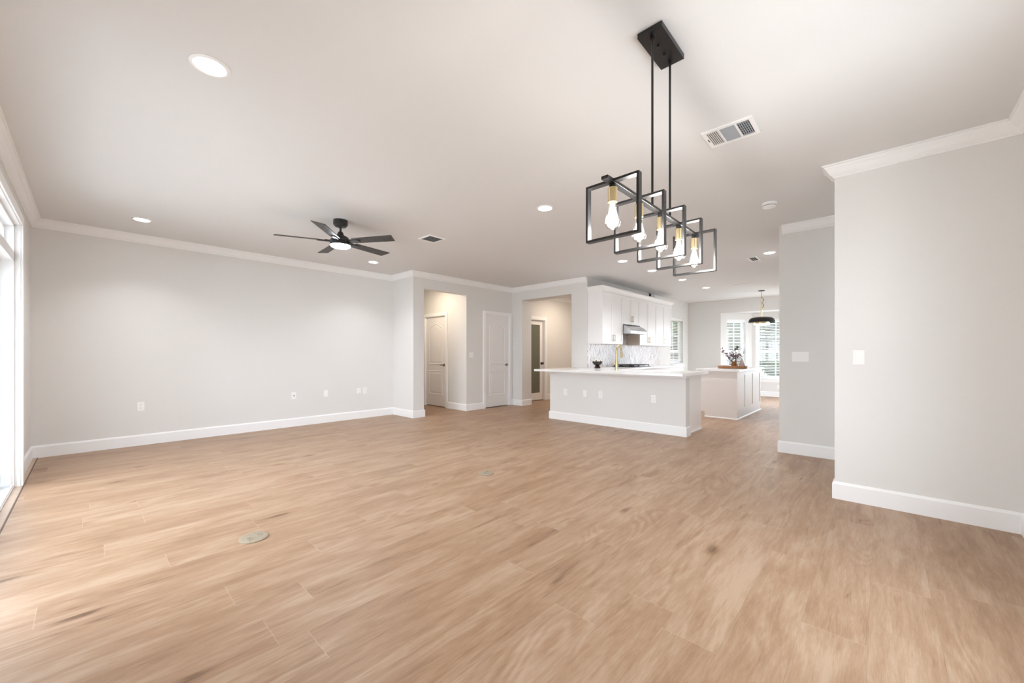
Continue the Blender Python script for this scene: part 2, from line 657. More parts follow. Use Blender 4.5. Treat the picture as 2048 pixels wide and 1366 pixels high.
wall_run('wall_vestibule', (X3 + 0.33, 6.42), (9.70, 6.42), 0.12, holes=[(7.32 - 7.14, 8.11 - 7.14, 0.0, 2.075)])
wall_run('wall_vestibule_end', (9.70, 6.54), (9.70, YK), 0.12)
wall_run('wall_kitchen', (X3 + 0.33, YK), (XN, YK), 0.14, holes=[(11.09 - 7.14, 12.04 - 7.14, 0.93, 2.24)])
wall_run('wall_nook', (XN, YK + 0.14), (XN, YR1), 0.12, holes=[(YK + 0.14 - 3.385, YK + 0.14 - 0.95, 0.0, BAYZ)])
WS0, WS1, WSZ0, WSZ1 = 0.185, 0.735, 0.49, 2.20
seg_a = ((XN, 3.385), (BAYX, BAYY))
seg_b = ((BAYX, BAYY), (BAYX, 1.60))
seg_c = ((BAYX, 1.60), (XN, 0.95))
wall_run('wall_bay_left', *seg_a, 0.14, z1=BAYZ, holes=[(WS0, WS1, WSZ0, WSZ1)])
wall_run('wall_bay_middle', *seg_b, 0.14, z1=BAYZ, holes=[(0.10, 1.035, WSZ0, WSZ1)])
wall_run('wall_bay_right', *seg_c, 0.14, z1=BAYZ, holes=[(WS0, WS1, WSZ0, WSZ1)])
wall_run('wall_kitchen_right', (XN, YR1), (XR1 + 0.135, YR1), 0.135, holes=[(0.30, 1.55, 0.0, 2.1)])  # unseen opening added to let sky light onto the nook and kitchen
wall_run('wall_right_far', (XR1, YR1), (XR1, -0.84), 0.135)
wall_run('wall_right', (XR2, YR2), (XR2, -0.84), 0.13)
wall_run('wall_rear', (XR2, YREAR), (XL, YREAR), 0.15, holes=[(1.45, 2.70, 0.62, 2.05)])  # unseen opening added so sky light fills the living room
wall_run('wall_entry', (XR1 + 0.135, -0.84), (XR2, -0.84), 0.12, holes=[(0.90, 1.12, 0.3, 2.1)])  # unseen wall added to cut sky light, its slot letting some in

# unseen walls added behind the doors to keep sky light out of the gaps
wall_run('wall_closet_back', (5.52, 9.1), (7.0, 9.1), 0.1)
wall_run('wall_closet_side', (6.90, 9.1), (6.90, 6.5), 0.1)
wall_run('wall_study_back', (7.0, 9.1), (9.82, 9.1), 0.1)
wall_run('wall_study_side', (9.70, 9.1), (9.70, 6.54), 0.12)

# baseboards
BB = [(0, 0), (0.016, 0), (0.016, 0.122), (0.009, 0.137), (0, 0.140)]
def baseboard(name, path):
    return struct(name, sweep(BM(), path, BB), M['trim'])
baseboard('baseboard_back', [(XL, 5.765), (XL, YB), (XJ, YB), (XJ, YP), (HALL0, YP), (HALL0, YP + 0.6)])
baseboard('baseboard_hall', [(HALL1, 6.985), (HALL1, YP), (5.862, YP)])
baseboard('baseboard_passage', [(6.775, YP), (X3, YP), (X3, OP2B), (X3 + 0.33, OP2B)])
baseboard('baseboard_passage_stub', [(X3 + 0.33, OP2A), (X3, OP2A), (X3, 4.55)])
baseboard('baseboard_vestibule', [(8.20, 6.42), (9.70, 6.42)])
baseboard('baseboard_peninsula', [(6.01, 4.50), (5.85, 4.50), (5.85, 2.05), (6.012, 2.05)])
baseboard('baseboard_right', [(XR2 + 0.13, YR2), (XR2, YR2), (XR2, YREAR), (3.47, YREAR)])
baseboard('baseboard_right_far', [(XR1 + 0.135, YR1), (XR1, YR1), (XR1, -0.84)])
baseboard('baseboard_nook', [(10.34, YK), (XN, YK), (XN, 3.385), (BAYX, BAYY), (BAYX, 1.60), (XN, 0.95)])

# crown mouldings
CR = [(0, 0), (0, -0.100), (0.010, -0.100), (0.010, -0.088), (0.020, -0.082), (0.034, -0.066), (0.048, -0.040), (0.060, -0.026), (0.066, -0.014), (0.078, -0.012), (0.078, 0)]
CR = [(d, CZ + z) for d, z in CR]
struct('trim_1', sweep(BM(), [(XL, YREAR), (XL, YB), (XJ, YB), (XJ, YP), (X3, YP), (X3, YK + 0.001)], CR), M['trim'])
struct('trim_2', sweep(BM(), [(XR2 + 0.13, YR2), (XR2, YR2), (XR2, YREAR), (XL, YREAR)], CR), M['trim'])
struct('trim_3', sweep(BM(), [(XR1, YR1 - 0.03), (XR1, -0.84)], CR), M['trim'])
struct('trim_4', sweep(BM(), [(X3 + 0.33, 6.42), (9.70, 6.42), (9.70, YK + 0.14)], CR), M['trim'])

# the strip of flooring along the left wall and its dark joint
struct('trim_5', box(BM(), XL, -0.414, -0.69, YB - 0.016, 0.0, 0.004), M['strip'])
struct('trim_6', box(BM(), -0.414, -0.406, -0.69, YB - 0.016, 0.0, 0.003), M['gap'])

# ------------------------------------------------------------------ doors
def casing(bm, x0, x1, z1, wd=0.065, th=0.018, y=0.0):
    """flat casing round an opening seen from -y, local frame"""
    for a, b, c, d in ((x0 - wd, x0, 0, z1 + wd), (x1, x1 + wd, 0, z1 + wd), (x0, x1, z1, z1 + wd)):
        box(bm, a, b, y - th, y, c, d)
        box(bm, a + 0.008 if a < x0 else a, b - 0.008 if b > x1 else b, y - th - 0.006, y - th, c, d - (0.008 if c == 0 else 0.0))
    return bm

def jamb(bm, x0, x1, z1, dep):
    box(bm, x0, x0 + 0.018, 0, dep, 0, z1)
    box(bm, x1 - 0.018, x1, 0, dep, 0, z1)
    box(bm, x0, x1, 0, dep, z1 - 0.018, z1)
    return bm

def relief(bm, outline, rings, y, fill=True):
    """moulded panel on a door face: outline (x, z) ccw, rings (inset, height toward -y)"""
    n = len(outline)
    P = [Vector(p) for p in outline]
    def inset(d):
        res = []
        for i in range(n):
            e0 = (P[i] - P[i - 1]).normalized()
            e1 = (P[(i + 1) % n] - P[i]).normalized()
            n0, n1 = Vector((-e0.y, e0.x)), Vector((-e1.y, e1.x))
            m = (n0 + n1).normalized()
            res.append(P[i] + m * (d / max(0.4, m.dot(n0))))
        return res
    prev = None
    for d, h in rings:
        cur = [bm.verts.new((q.x, y - h, q.y)) for q in inset(d)]
        if prev:
            for i in range(n):
                j = (i + 1) % n
                bm.faces.new((prev[i], prev[j], cur[j], cur[i]))
        prev = cur
    if fill:
        bm.faces.new(prev)

RINGS = [(0, 0.0005), (0.006, 0.008), (0.016, 0.008), (0.028, 0.0015), (0.044, 0.0015), (0.068, 0.007)]

def panel_leaf(bm, x0, x1, z0, z1, y):
    """two-panel door leaf with an arched upper panel"""
    box(bm, x0, x1, y, y + 0.035, z0, z1)
    st = 0.115
    a, b = x0 + st, x1 - st
    relief(bm, [(a, z0 + 0.25), (b, z0 + 0.25), (b, z0 + 0.80), (a, z0 + 0.80)], RINGS, y)
    zl, zs, zt = z0 + 0.94, z1 - 0.235, z1 - 0.145
    pts = [(a, zl), (b, zl), (b, zs)]
    m, hw = (a + b) / 2, (b - a) / 2
    for i in range(1, 12):
        u = 1 - 2 * i / 12.0
        pts.append((m + hw * u, zs + (zt - zs) * (0.5 + 0.5 * math.cos(PI * u)) ** 0.8))
    pts.append((a, zs))
    relief(bm, pts, RINGS, y)
    return bm

def lever(bm, x, z, y, dirx):
    rot = Matrix.Translation((x, y, z)) @ Matrix.Rotation(R(90), 4, 'X')
    lathe(bm, [(0, 0), (0.032, 0), (0.034, 0.006), (0.026, 0.012), (0.012, 0.016), (0.011, 0.045), (0, 0.046)], seg=20, mtx=rot)
    tube(bm, [(x, y - 0.043, z), (x + dirx * 0.03, y - 0.047, z + 0.003), (x + dirx * 0.075, y - 0.046, z), (x + dirx * 0.11, y - 0.042, z - 0.004)], [0.010, 0.010, 0.008, 0.006], 8)
    return bm

def hinges(bm, x, y, zs):
    for z in zs:
        tube(bm, [(x, y - 0.006, z - 0.045), (x, y - 0.006, z + 0.045)], 0.006, 8)
    return bm

def panel_door(name, loc, rz, width, height, dep, lev_side):
    r = sroot(name, loc, rz)
    x0, x1 = 0.0, width
    bm = casing(BM(), x0 + 0.004, x1 - 0.004, height - 0.004, 0.068)
    jamb(bm, x0 + 0.001, x1 - 0.001, height - 0.001, dep)
    make('door_frame', bm, M['trim'], r)
    lf = make('door_leaf', panel_leaf(BM(), x0 + 0.022, x1 - 0.022, 0.016, height - 0.022, 0.012), M['door'], r)
    hx = x1 - 0.075 if lev_side > 0 else x0 + 0.075
    h = make('door_handle', lever(BM(), hx, 0.95, 0.012, -lev_side), M['nickel'], r, True)
    h['label'] = 'dark nickel lever handle'
    make('door_hinge', hinges(BM(), x0 + 0.020 if lev_side > 0 else x1 - 0.020, 0.012, (0.25, 1.05, 1.85)), M['trim'], r, True)
    return r

panel_door('door_1', (5.93, YP, 0), 0.0, 0.775, 2.085, 0.119, 1)
panel_door('door_2', (HALL1, 7.84, 0), -R(90), 0.784, 2.06, 0.119, 1)

# frosted glass door in the vestibule
d3 = sroot('door_3', (7.32, 6.42, 0), 0.0)
bm = casing(BM(), 0.004, 0.786, 2.071, 0.085)
jamb(bm, 0.001, 0.789, 2.074, 0.119)
make('door_frame', bm, M['trim'], d3)
bm = BM()
ly = 0.045
for a in ((0.022, 0.135, 0.016, 2.05), (0.655, 0.768, 0.016, 2.05), (0.135, 0.655, 0.016, 0.20), (0.135, 0.655, 1.95, 2.05)):
    box(bm, a[0], a[1], ly, ly + 0.035, a[2], a[3])
make('door_leaf', bm, M['door'], d3)
make('door_pane', box(BM(), 0.135, 0.655, ly + 0.010, ly + 0.022, 0.20, 1.95), M['frost'], d3)['label'] = 'frosted grey green glass pane'
bm = BM()
for y, s in ((ly, -1),):
    rot = Matrix.Translation((0.712, y, 0.955)) @ Matrix.Rotation(R(90), 4, 'X')
    lathe(bm, [(0, 0), (0.034, 0), (0.034, 0.008), (0.013, 0.014), (0.012, 0.030), (0.030, 0.040), (0.033, 0.055), (0.024, 0.068), (0, 0.070)], seg=20, mtx=rot)
make('door_knob', bm, M['blackpaint'], d3, True)['label'] = 'round black knob'

# sliding glass door with a transom in the left wall
d4 = sroot('door_4')
bm = BM()
cx0, cx1 = XL, -0.412
for y0, y1, z0, z1 in ((DOOR_Y1, DOOR_Y1 + 0.11, 0.004, DOOR_H + 0.11), (DOOR_Y0 - 0.11, DOOR_Y0, 0.004, DOOR_H + 0.11), (DOOR_Y0, DOOR_Y1, DOOR_H, DOOR_H + 0.11)):
    box(bm, cx0, cx1 - 0.014, y0, y1, z0, z1)
    box(bm, cx1 - 0.014, cx1, y0 + (0.006 if z0 < 1 and y1 > DOOR_Y1 else 0), y1 - (0.006 if y0 < DOOR_Y0 else 0.02 if z0 < 1 else 0), z0 + (0.006 if z0 > 1 else 0), z1 - 0.02)
make('door_casing', bm, M['trim'], d4)
bm = BM()
fx0, fx1 = -0.60, XL - 0.001
for y0, y1, z0, z1 in ((DOOR_Y1 - 0.022, DOOR_Y1 - 0.001, 0.0, DOOR_H - 0.001), (DOOR_Y0 + 0.001, DOOR_Y0 + 0.022, 0.0, DOOR_H - 0.001), (DOOR_Y0, DOOR_Y1, DOOR_H - 0.022, DOOR_H - 0.001), (DOOR_Y0, DOOR_Y1, 2.015, 2.10)):
    box(bm, fx0, fx1, y0, y1, z0, z1)
make('door_frame', bm, M['vinyl'], d4)
bm = BM()
box(bm, -0.615, -0.462, DOOR_Y0 + 0.022, DOOR_Y1 - 0.022, 0.0, 0.010)
box(bm, -0.478, -0.466, DOOR_Y0 + 0.022, DOOR_Y1 - 0.022, 0.010, 0.032)
box(bm, -0.545, -0.535, DOOR_Y0 + 0.022, DOOR_Y1 - 0.022, 0.010, 0.030)
make('door_track', bm, M['vinyl'], d4)
bm = BM()
for k in range(6):
    lathe(bm, [(0.0, 0.0325), (0.0052, 0.0325), (0.0052, 0.115), (0.003, 0.119), (0.0, 0.119)], -0.478 - 0.0098 * k, DOOR_Y1 - 0.030, 10)
box(bm, -0.530, -0.475, DOOR_Y1 - 0.029, DOOR_Y1 - 0.0225, 0.0325, 0.115)
make('ribbed_bumper', bm, M['vinyl'], d4, True)
n_p = 4
pw = (DOOR_Y1 - DOOR_Y0 - 0.044) / n_p
for k in range(n_p):
    y0 = DOOR_Y0 + 0.022 + k * pw
    y1 = y0 + pw
    xo = -0.575 if k in (0, 3) else -0.510
    bm = BM()
    for a, b, c, d in ((y0, y0 + 0.07, 0.032, 2.013), (y1 - 0.07, y1, 0.032, 2.013), (y0 + 0.07, y1 - 0.07, 0.032, 0.13), (y0 + 0.07, y1 - 0.07, 1.94, 2.013)):
        box(bm, xo - 0.02, xo + 0.02, a, b, c, d)
    pn = make('door_panel', bm, M['vinyl'], d4)
    make('door_pane', box(BM(), xo - 0.004, xo + 0.004, y0 + 0.07, y1 - 0.07, 0.13, 1.94), M['glass'], pn)
    bm = BM()
    for a, b, c, d in ((y0, y0 + 0.035, 2.10, DOOR_H - 0.022), (y1 - 0.035, y1, 2.10, DOOR_H - 0.022), (y0 + 0.035, y1 - 0.035, 2.10, 2.13), (y0 + 0.035, y1 - 0.035, DOOR_H - 0.05, DOOR_H - 0.022)):
        box(bm, -0.555, -0.515, a, b, c, d)
    tn = make('transom', bm, M['vinyl'], d4)
    make('transom_pane', box(BM(), -0.539, -0.531, y0 + 0.035, y1 - 0.035, 2.13, DOOR_H - 0.05), M['glass'], tn)

# ------------------------------------------------------------------ windows and blinds
def frame_at(p0, p1):
    """local frame: x along p0->p1 (room on the right), y outward; returns location and rotation"""
    t = (Vector(p1) - Vector(p0)).normalized()
    return (p0[0], p0[1], 0.0), math.atan2(t.y, t.x)

def window(name, seg, l0, l1, z0, z1, thick=0.14, mull=1):
    loc, rz = frame_at(*seg)
    r = sroot(name, loc, rz)
    bm = BM()
    e = 0.001
    a, b, c, d = l0 + e, l1 - e, z0 + e, z1 - e
    # drywall return liner and outer frame
    fw = 0.035
    y0, y1 = 0.085, thick
    for q in ((a, a + fw, c, d), (b - fw, b, c, d), (a + fw, b - fw, c, c + fw), (a + fw, b - fw, d - fw, d)):
        box(bm, q[0], q[1], y0, y1, q[2], q[3])
    make('window_frame', bm, M['vinyl'], r)
    zm = 1.27
    for i, (s0, s1, yo) in enumerate(((c + fw, zm + 0.02, 0.095), (zm - 0.02, d - fw, 0.115))):
        bm = BM()
        sw = 0.032
        for q in ((a + fw, a + fw + sw, s0, s1), (b - fw - sw, b - fw, s0, s1), (a + fw + sw, b - fw - sw, s0, s0 + sw + 0.020), (a + fw + sw, b - fw - sw, s1 - sw - 0.020, s1)):
            box(bm, q[0], q[1], yo, yo + 0.02, q[2], q[3])
        for k in range(1, mull + 1):
            xm = a + fw + sw + (b - a - 2 * fw - 2 * sw) * k / (mull + 1)
            box(bm, xm - 0.009, xm + 0.009, yo + 0.004, yo + 0.016, s0 + sw, s1 - sw)
        if i == 1:
            zc = (s0 + s1) / 2
            box(bm, a + fw + sw, b - fw - sw, yo + 0.004, yo + 0.016, zc - 0.009, zc + 0.009)
        sh = make('sash', bm, M['vinyl'], r)
        make('window_pane', box(BM(), a + fw + sw, b - fw - sw, yo + 0.008, yo + 0.012, s0 + sw, s1 - sw), M['glass'], sh)
    bm = BM()
    box(bm, l0 - 0.03, l1 + 0.03, -0.025, -0.0005, z0 - 0.022, z0 + 0.002)
    box(bm, a, b, 0, 0.083, z0 + e, z0 + 0.004)
    box(bm, l0 - 0.015, l1 + 0.015, -0.012, -0.0005, z0 - 0.085, z0 - 0.022)
    make('window_sill', bm, M['trim'], r)
    return r

def blind(seg, l0, l1, z0, z1, label, tilt=24):
    loc, rz = frame_at(*seg)
    r = thing('window_blind', label, 'blind', loc, rz, 'white slatted window blinds')
    a, b = l0 + 0.012, l1 - 0.012
    bm = BM()
    box(bm, a, b, 0.012, 0.066, z1 - 0.05, z1 - 0.002)
    box(bm, a - 0.004, b + 0.004, 0.004, 0.012, z1 - 0.075, z1 - 0.002)
    make('valance', bm, M['blind'], r)
    bm = BM()
    z = z1 - 0.095
    while z > z0 + 0.06:
        mtx = Matrix.Translation(((a + b) / 2, 0.040, z)) @ Matrix.Rotation(R(tilt), 4, 'X')
        obox(bm, mtx, b - a, 0.048, 0.003)
        z -= 0.044
    make('slats', bm, M['blind'], r)
    make('bottom_rail', box(BM(), a, b, 0.018, 0.062, z0 + 0.014, z0 + 0.034), M['blind'], r)
    for f in (0.14, 0.86):
        x = a + (b - a) * f
        bm = BM()
        for y in (0.0135, 0.0665):
            tube(bm, [(x, y, z0 + 0.03), (x, y, z1 - 0.05)], 0.0012, 4)
        box(bm, x - 0.001, x + 0.001, 0.0135, 0.0665, z0 + 0.03, z0 + 0.032)
        make('ladder_cord', bm, M['blind'], r)
    return r

kseg = ((X3 + 0.33, YK), (XN, YK))
window('window_1', kseg, 11.09 - 7.14, 12.04 - 7.14, 0.93, 2.24)
window('window_2', seg_a, WS0, WS1, WSZ0, WSZ1)
window('window_3', seg_b, 0.10, 1.035, WSZ0, WSZ1)
window('window_4', seg_c, WS0, WS1, WSZ0, WSZ1)
blind(kseg, 11.09 - 7.14, 12.04 - 7.14, 0.93, 2.24, 'white slatted blind on the kitchen wall window, right of the wall cabinets')
blind(seg_a, WS0, WS1, WSZ0, WSZ1, 'white slatted blind in the angled bay window behind the flower branches', -20)
blind(seg_b, 0.10, 1.035, WSZ0, WSZ1, 'white slatted blind behind the black dome pendant, over the lawn', -20)

# ------------------------------------------------------------------ peninsula, counters, kitchen cabinets
CT0, CT1 = 0.880, 0.920
bm = BM()
box(bm, 5.85, 6.00, 2.05, 4.50, 0, CT0)
struct('wall_peninsula', bm, M['wall'])
bm = BM()
box(bm, 5.834, 5.85, 2.036, 4.516, 0.845, CT0)
box(bm, 5.85, 6.00, 2.034, 2.05, 0.845, CT0)
struct('trim_7', bm, M['trim'])

bm = BM()
prism(bm, [(5.575, 1.995), (6.675, 1.995), (6.675, 3.655), (10.34, 3.655), (10.34, 4.298), (6.806, 4.298), (6.806, 4.66), (5.575, 4.66)], CT0, CT1)
bmesh.ops.bevel(bm, geom=[e for e in bm.edges if abs(e.verts[0].co.z - e.verts[1].co.z) < 1e-6], offset=0.003, segments=1, affect='EDGES')
tag(make('countertop', bm, M['quartz']), 'white quartz worktop over the breakfast bar, running on beneath the wall cabinets', 'countertop')

def shaker(bm, x0, x1, z0, z1, y, fr=0.058, th=0.020):
    """shaker front facing -y, back face at y"""
    box(bm, x0, x1, y - th + 0.008, y, z0, z1)
    for q in ((x0, x0 + fr, z0, z1), (x1 - fr, x1, z0, z1), (x0 + fr, x1 - fr, z0, z0 + fr), (x0 + fr, x1 - fr, z1 - fr, z1)):
        box(bm, q[0], q[1], y - th, y - th + 0.008, q[2], q[3])
    return bm

def bar_pull(bm, x, z0, z1, y, horizontal=False):
    if horizontal:
        tube(bm, [(x - (z1 - z0) / 2, y - 0.03, z0), (x + (z1 - z0) / 2, y - 0.03, z0)], 0.006, 8)
        for s in (-1, 1):
            tube(bm, [(x + s * (z1 - z0) * 0.38, y, z0), (x + s * (z1 - z0) * 0.38, y - 0.03, z0)], 0.005, 6)
    else:
        tube(bm, [(x, y - 0.03, z0), (x, y - 0.03, z1)], 0.006, 8)
        for f in (0.12, 0.88):
            z = z0 + (z1 - z0) * f
            tube(bm, [(x, y, z), (x, y - 0.03, z)], 0.005, 6)
    return bm

def wall_cabinet(x0, x1, z0, z1, label, side=False):
    """local origin at the bottom front left corner of the carcass"""
    r = thing('wall_cabinet', label, 'cabinet', (x0, 3.995, z0), 0, 'white shaker wall cabinets')
    wd, ht = x1 - x0, z1 - z0
    bm = BM()
    box(bm, 0.0008, wd - 0.0008, 0.0, YK - 3.995 - 0.001, 0, ht)
    make('cabinet_body', bm, M['cab'], r)
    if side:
        make('side_panel', box(BM(), -0.0012, 0.0004, 0.001, YK - 3.995 - 0.012, 0.001, 0.228), M['beige'], r)['label'] = 'beige side below the hood'  # thin beige sheet over the white cabinet side
    g = 0.002
    mid = wd / 2
    for a, b, hx in ((g, mid - g, mid - 0.032), (mid + g, wd - g, mid + 0.032)):
        d = make('cabinet_door', shaker(BM(), a, b, 0.003, ht - 0.003, -0.0005), M['cab'], r)
        h = make('pull_handle', bar_pull(BM(), hx, 0.055, 0.19, -0.020), M['champagne'], d, True)
        h['label'] = 'champagne bar pull'
    return r

ZC0, ZC1 = 1.398, 2.425
wall_cabinet(6.835, 7.675, ZC0, ZC1, 'tall white wall cabinet at the corner, left of the range hood')
wall_cabinet(7.675, 8.480, 1.830, ZC1, 'short white wall cabinet directly above the steel range hood')
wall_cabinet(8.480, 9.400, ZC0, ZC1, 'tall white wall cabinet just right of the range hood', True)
wall_cabinet(9.400, 10.317, ZC0, ZC1, 'tall white wall cabinet at the end of the row beside the window')
bm = BM()
sweep(bm, [(6.835, YK - 0.001), (6.835, 3.975), (10.317, 3.975), (10.317, YK - 0.001)][::1],
      [(-0.0, ZC1), (0.004, ZC1), (0.006, ZC1 + 0.03), (0.018, ZC1 + 0.045), (0.040, ZC1 + 0.085), (0.052, ZC1 + 0.095), (0.052, ZC1 + 0.112), (-0.0, ZC1 + 0.112)])
box(bm, 6.836, 10.316, 3.976, YK - 0.001, ZC1 + 0.002, ZC1 + 0.020)
struct('trim_8', bm, M['cab'])

# backsplash
struct('wall_backsplash', box(BM(), 6.812, 10.33, YK - 0.010, YK - 0.0005, CT1 + 0.0005, ZC0 - 0.002), M['chevron'])
bm = BM()
box(bm, 7.678, 8.478, YK - 0.010, YK - 0.0005, ZC0 - 0.002, 1.64)
struct('wall_backsplash_hood', bm, M['chevron'])

# range hood
hd = thing('range_hood', 'brushed steel range hood under the short wall cabinet', 'range hood', (7.685, 4.288, 1.632))
prof = [(0, 0.0), (-0.485, 0.0), (-0.488, 0.012), (-0.486, 0.055), (-0.470, 0.085), (-0.430, 0.122), (-0.375, 0.155), (-0.315, 0.180), (-0.28, 0.196), (0, 0.196)]
bm = BM()
A = [bm.verts.new((0, y, z)) for y, z in prof]
B = [bm.verts.new((0.77, y, z)) for y, z in prof]
bm.faces.new(A)
bm.faces.new(B[::-1])
for i in range(len(prof)):
    j = (i + 1) % len(prof)
    bm.faces.new((A[i], A[j], B[j], B[i]))
make('hood_body', bm, M['steel'], hd)
bm = BM()
for x in (0.03, 0.395):
    box(bm, x, x + 0.345, -0.45, -0.04, -0.006, -0.0002)
make('grease_filter', bm, M['filter'], hd)
bm = BM()
for x in (0.33, 0.37, 0.41):
    lathe(bm, [(0, 0), (0.011, 0), (0.010, 0.006), (0, 0.007)], seg=14, mtx=Matrix.Translation((x, -0.4872, 0.034)) @ Matrix.Rotation(R(90), 4, 'X'))
make('control_button', bm, M['plate'], hd, True)

# base cabinets along the kitchen wall
def base_cabinet(x0, x1, label):
    r = thing('base_cabinet', label, 'cabinet', (x0, 3.70, 0), 0, 'white shaker base cabinets')
    wd = x1 - x0
    bm = BM()
    box(bm, 0.001, wd - 0.001, 0, 0.585, 0.10, CT0 - 0.001)
    box(bm, 0.001, wd - 0.001, 0.07, 0.585, 0.0, 0.10)
    make('cabinet_body', bm, M['cab'], r)
    d = make('cabinet_drawer', shaker(BM(), 0.003, wd - 0.003, 0.70, 0.868, -0.0005, 0.045), M['cab'], r)
    make('pull_handle', bar_pull(BM(), wd / 2, 0.784, 0.92, -0.020, True), M['champagne'], d, True)
    m = wd / 2
    for a, b, hx in ((0.003, m - 0.002, m - 0.032), (m + 0.002, wd - 0.003, m + 0.032)):
        q = make('cabinet_door', shaker(BM(), a, b, 0.105, 0.694, -0.0005), M['cab'], r)
        make('pull_handle', bar_pull(BM(), hx, 0.50, 0.63, -0.020), M['champagne'], q, True)
    return r
base_cabinet(6.69, 7.68, 'white base cabinet in the kitchen corner, hidden behind the breakfast bar')
base_cabinet(7.68, 8.47, 'white base cabinet directly under the black gas cooktop')
base_cabinet(8.47, 9.40, 'white base cabinet just right of the cooktop')
base_cabinet(9.40, 10.32, 'white base cabinet at the end of the kitchen run beside the window')

# cabinets behind the bar wall, with the flat end panel
pc = thing('peninsula_cabinet', 'flat white cabinet end behind the breakfast bar wall', 'cabinet', (6.0, 2.095, 0))
make('cabinet_body', box(BM(), 0.001, 0.655, 0.02, 1.555, 0.0, CT0 - 0.001), M['cab'], pc)
make('end_panel', box(BM(), 0.013, 0.660, 0.0, 0.0195, 0.0, CT0 - 0.001), M['cab'], pc)
make('shoe_moulding', box(BM(), 0.014, 0.672, -0.014, -0.0005, 0.0, 0.020), M['trim'], pc)

# cooktop
ck = thing('gas_cooktop', 'black gas cooktop with cast iron grates on the white worktop', 'cooktop', (8.07, 3.97, CT1))
make('cooktop_base', box(BM(), -0.38, 0.38, -0.26, 0.26, 0.0, 0.012, 0.003), M['blackpaint'], ck)
for k in range(3):
    gx = -0.25 + 0.25 * k
    bm = BM()
    for s in (-0.115, 0.115):
        box(bm, gx + s - 0.006, gx + s + 0.006, -0.23, 0.23, 0.034, 0.050)
        for y in (-0.21, 0.21):
            box(bm, gx + s - 0.007, gx + s + 0.007, y - 0.007, y + 0.007, 0.0121, 0.036)
    for y in (-0.22, -0.11, 0.0, 0.11, 0.22):
        box(bm, gx - 0.115, gx + 0.115, y - 0.006, y + 0.006, 0.036, 0.050)
    box(bm, gx - 0.006, gx + 0.006, -0.22, 0.22, 0.036, 0.050)
    make('grate', bm, M['cast'], ck)
for x, y, r_ in ((-0.25, 0.12, 0.045), (-0.25, -0.12, 0.038), (0.0, 0.0, 0.055), (0.25, 0.12, 0.038), (0.25, -0.12, 0.045)):
    make('burner', lathe(BM(), [(r_, 0.0121), (r_, 0.022), (r_ * 0.7, 0.030), (0, 0.030)], x, y, 20), M['cast'], ck, True)
for k in range(5):
    make('burner_knob', lathe(BM(), [(0.018, 0.0121), (0.016, 0.034), (0, 0.035)], -0.12 + 0.06 * k, -0.245, 14), M['steel'], ck, True)

# faucet
fc = thing('kitchen_faucet', 'tall brass gooseneck faucet standing on the breakfast bar worktop', 'faucet', (6.11, 3.28, CT1))
make('faucet_base', lathe(BM(), [(0.030, 0), (0.030, 0.008), (0.024, 0.014), (0.024, 0.15), (0.020, 0.165), (0.0, 0.165)], seg=24), M['faucet'], fc, True)
pts = [(0, 0, 0.16), (0, 0, 0.30)]
for i in range(0, 13):
    a = PI - PI * i / 12.0 * 1.06
    pts.append((0.085 + 0.085 * math.cos(a), 0.0, 0.335 + 0.085 * math.sin(a)))
make('spout', tube(BM(), pts, 0.0165, 14), M['faucet'], fc, True)
e0 = Vector(pts[-1])
make('spray_head', tube(BM(), [e0, e0 + Vector((0.008, 0, -0.03)), e0 + Vector((0.015, 0, -0.105))], [0.0175, 0.021, 0.021], 14), M['faucet'], fc, True)
bm = BM()
tube(bm, [(0, 0, 0.10), (-0.030, 0.030, 0.10), (-0.045, 0.045, 0.10)], 0.014, 12)
tube(bm, [(-0.040, 0.040, 0.105), (-0.052, 0.052, 0.135), (-0.060, 0.060, 0.165)], [0.008, 0.006, 0.005], 10)
make('lever_handle', bm, M['faucet'], fc, True)

# bowl of decorative balls
bx, by = 6.735, 4.025
bw = thing('footed_bowl', 'black footed bowl of decor balls on the worktop by the chevron tile', 'bowl', (bx, by, CT1))
make('bowl_shell', lathe(BM(), [(0, 0.052), (0.03, 0.052), (0.062, 0.066), (0.090, 0.096), (0.101, 0.132), (0.096, 0.132), (0.084, 0.100), (0.058, 0.074), (0.0, 0.062)], seg=36, cap=False), M['bowl'], bw, True)
make('bowl_foot', lathe(BM(), [(0.0, 0.0), (0.060, 0.0), (0.058, 0.010), (0.050, 0.030), (0.044, 0.0515), (0.0, 0.0515)], seg=30), M['bowl'], bw, True)
def ball(x, y, z, r, m, ring, label):
    o = thing('decor_ball', label, 'ball', (bx + x, by + y, CT1 + z), 0, 'decor balls in the black bowl')
    b = BM()
    bmesh.ops.create_icosphere(b, subdivisions=3, radius=r)
    make('ball_body', b, m, o, True)
    if ring:
        b = BM()
        dv = Vector((-0.75, -0.64, 0.12)).normalized()
        q = dv.to_track_quat('Z', 'Y').to_matrix().to_4x4()
        lathe(b, [(r * 0.33, r * 0.955), (0, r * 1.01)], seg=18, mtx=q, cap=False)
        make('ball_eye', b, M['moss'], o, True)
ball(-0.040, 0.012, 0.138, 0.043, M['cream'], True, 'cream ball with a dark spot, at the near left of the black bowl')
ball(0.022, -0.050, 0.132, 0.038, M['cream'], True, 'cream ball with a dark spot, nearest the faucet in the black bowl')
ball(0.012, 0.040, 0.136, 0.038, M['moss'], False, 'dark brown ball sitting at the back of the black bowl')

